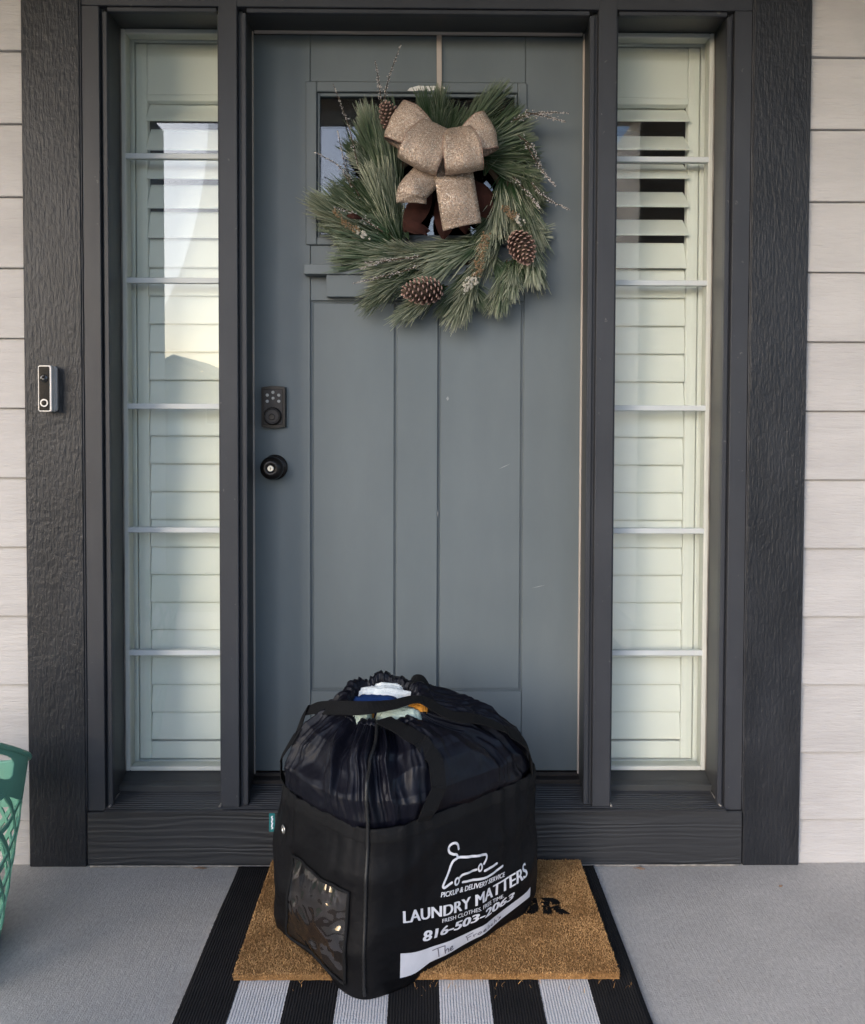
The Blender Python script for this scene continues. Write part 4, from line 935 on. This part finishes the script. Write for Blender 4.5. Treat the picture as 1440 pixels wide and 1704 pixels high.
def tail(pts, hw, name='ribbon_tail'):
    P = spline([WC+Vector((x/100, y, z/100)) for x, y, z in pts], 26); cs_ = []
    def fn(u, v):
        i = u*25; k = min(24, int(i)); c = P[k].lerp(P[k+1], i-k); t = (P[k+1]-P[k]).normalized(); w = t.cross(Vector((0, -1, 0))).normalized(); q = 2*v-1
        return c+w*hw*(.55+.45*min(1, u*3))*q+Vector((0, -.008*cos(q*2.2)+.006*sin(u*7+q), 0))
    o = obj(name, grid(40, 9, fn), 'glitter_ribbon', wr, True); sm = o.modifiers.new('thickness', 'SOLIDIFY'); sm.thickness = .0006
tail([(0, -.080, 13), (-3.5, -.075, 5.5), (-7.5, -.085, .5), (-7.8, -.075, -2.2)], .038)
tail([(1.5, -.082, 13), (3.0, -.078, 5), (4.0, -.090, -2), (5.2, -.072, -8.0)], .050)
obj('bow_knot', lathe([(.012, -.024), (.019, -.018), (.021, 0), (.019, .018), (.012, .024)], WC+KN+Vector((0, .022, -.004)), (1, 0, .1), 18), 'glitter_ribbon', wr, True)
# hanger ribbon over the top of the door
hp_ = [Vector((.055, .1505, 2.1935)), Vector((.055, .1445, 2.150)), Vector((.056, .1440, 2.06)), Vector((.058, .138, 1.98)), Vector((.060, .128, 1.90))]
hr = obj('hanging_ribbon', ribbon(spline(hp_, 14), [Vector((.0066, 0, 0))]*14, .0008), 'hanger_satin', loc=(.055, .15, 2.0))
tag(hr, 'narrow beige satin ribbon holding the wreath over the top of the door', 'ribbon')

# ================================================================== GREEN BASKET
bk = thing('laundry_basket', 'green plastic lattice basket standing on the concrete below the doorbell board', 'basket', (-1.075, -.42, 0))
CX, CY = -1.096, -.42
def bas(th, z, off=0):
    rr = .216+.078*(max(0, z)/.46)**.9+off
    e = 3.0; return Vector((CX+rr*sgp(cos(th), 2/e)*.86, CY+rr*sgp(sin(th), 2/e)*.86, z))
def rimz(th): return .470-.128*sgp(sin(th), 2/3.0)
def bstrip(th0, z0, th1, z1, w, th_):
    n = 16; cs_ = [bas(th0+(th1-th0)*i/(n-1), z0+(rimz(th0+(th1-th0)*i/(n-1))-.092-z0)*i/(n-1)) for i in range(n)]; ws = []
    for i in range(n):
        t = (cs_[min(i+1, n-1)]-cs_[max(i-1, 0)]).normalized(); o_ = Vector((cs_[i].x-CX, cs_[i].y-CY, 0)).normalized(); ws.append(t.cross(o_).normalized()*w)
    return ribbon(cs_, ws, th_)
NB = 22
for k in range(NB):
    a = 2*pi*k/NB
    obj('lattice_bar', bstrip(a, .02, a+1.15, .345, .0062, .0034), 'green_plastic', bk)
    obj('lattice_bar', bstrip(a, .02, a-1.15, .345, .0062, .0036), 'green_plastic', bk)
obj('basket_base', grid(96, 6, lambda u, v: bas(2*pi*u, .001+.030*v, .003) if v > .1 else Vector((CX, CY, .004)), True), 'green_plastic', bk, True)
# upper band with hand holes cut on both sides
def hole(th, f):
    q = bas(th, .4); return abs(q.x-CX) > .2 and (((q.y-CY+.045)/.075)**4+((f-.58)/.25)**4) < 1
V, F = [], []
nu, nv = 1200, 64
def bz(th, f): return rimz(th)-.100+.100*f
for j in range(nv):
    for i in range(nu): th = 2*pi*i/nu; V.append(bas(th, bz(th, j/(nv-1)), .0015))
for j in range(nv-1):
    for i in range(nu):
        if not hole(2*pi*(i+.5)/nu, (j+.5)/(nv-1)): F.append([j*nu+i, j*nu+(i+1) % nu, (j+1)*nu+(i+1) % nu, (j+1)*nu+i])
bo = obj('basket_band', (V, F), 'green_plastic', bk, True); sm = bo.modifiers.new('thickness', 'SOLIDIFY'); sm.thickness = .0036
obj('basket_rim', tube([bas(2*pi*i/96, rimz(2*pi*i/96), .003) for i in range(97)], .0055, 8, False), 'green_plastic', bk, True)

# ---- bits on the slab
def chip(x, y, s, rot, nm, lab, cat):
    V = [(x+s*cos(rot+a)*k, y+s*sin(rot+a)*k*.4, .0015+.003*((i*7) % 3)/2) for i, (a, k) in enumerate(((0, 1), (.6, .6), (1.6, .5), (2.7, .8), (3.3, 1), (4.2, .5), (5.3, .6)))]
    n = len(V); V2 = [(p[0], p[1], p[2]+.0016) for p in V]
    o = obj(nm, (V+V2, [list(range(n))[::-1], list(range(n, 2*n))]+[[i, (i+1) % n, n+(i+1) % n, n+i] for i in range(n)]), 'dry_leaf', loc=(x, y, 0)); tag(o, lab, cat)
chip(-.555, -.012, .018, .2, 'dry_leaf', 'curled dry leaf at the foot of the frame beside the rug', 'leaf')
chip(.575, -.018, .016, -.3, 'dry_leaf', 'dry leaf scrap at the foot of the frame on the hinge side', 'leaf')
chip(.905, -.105, .010, 1.45, 'twig_scrap', 'tiny dark twig scrap lying on the bare concrete', 'twig')
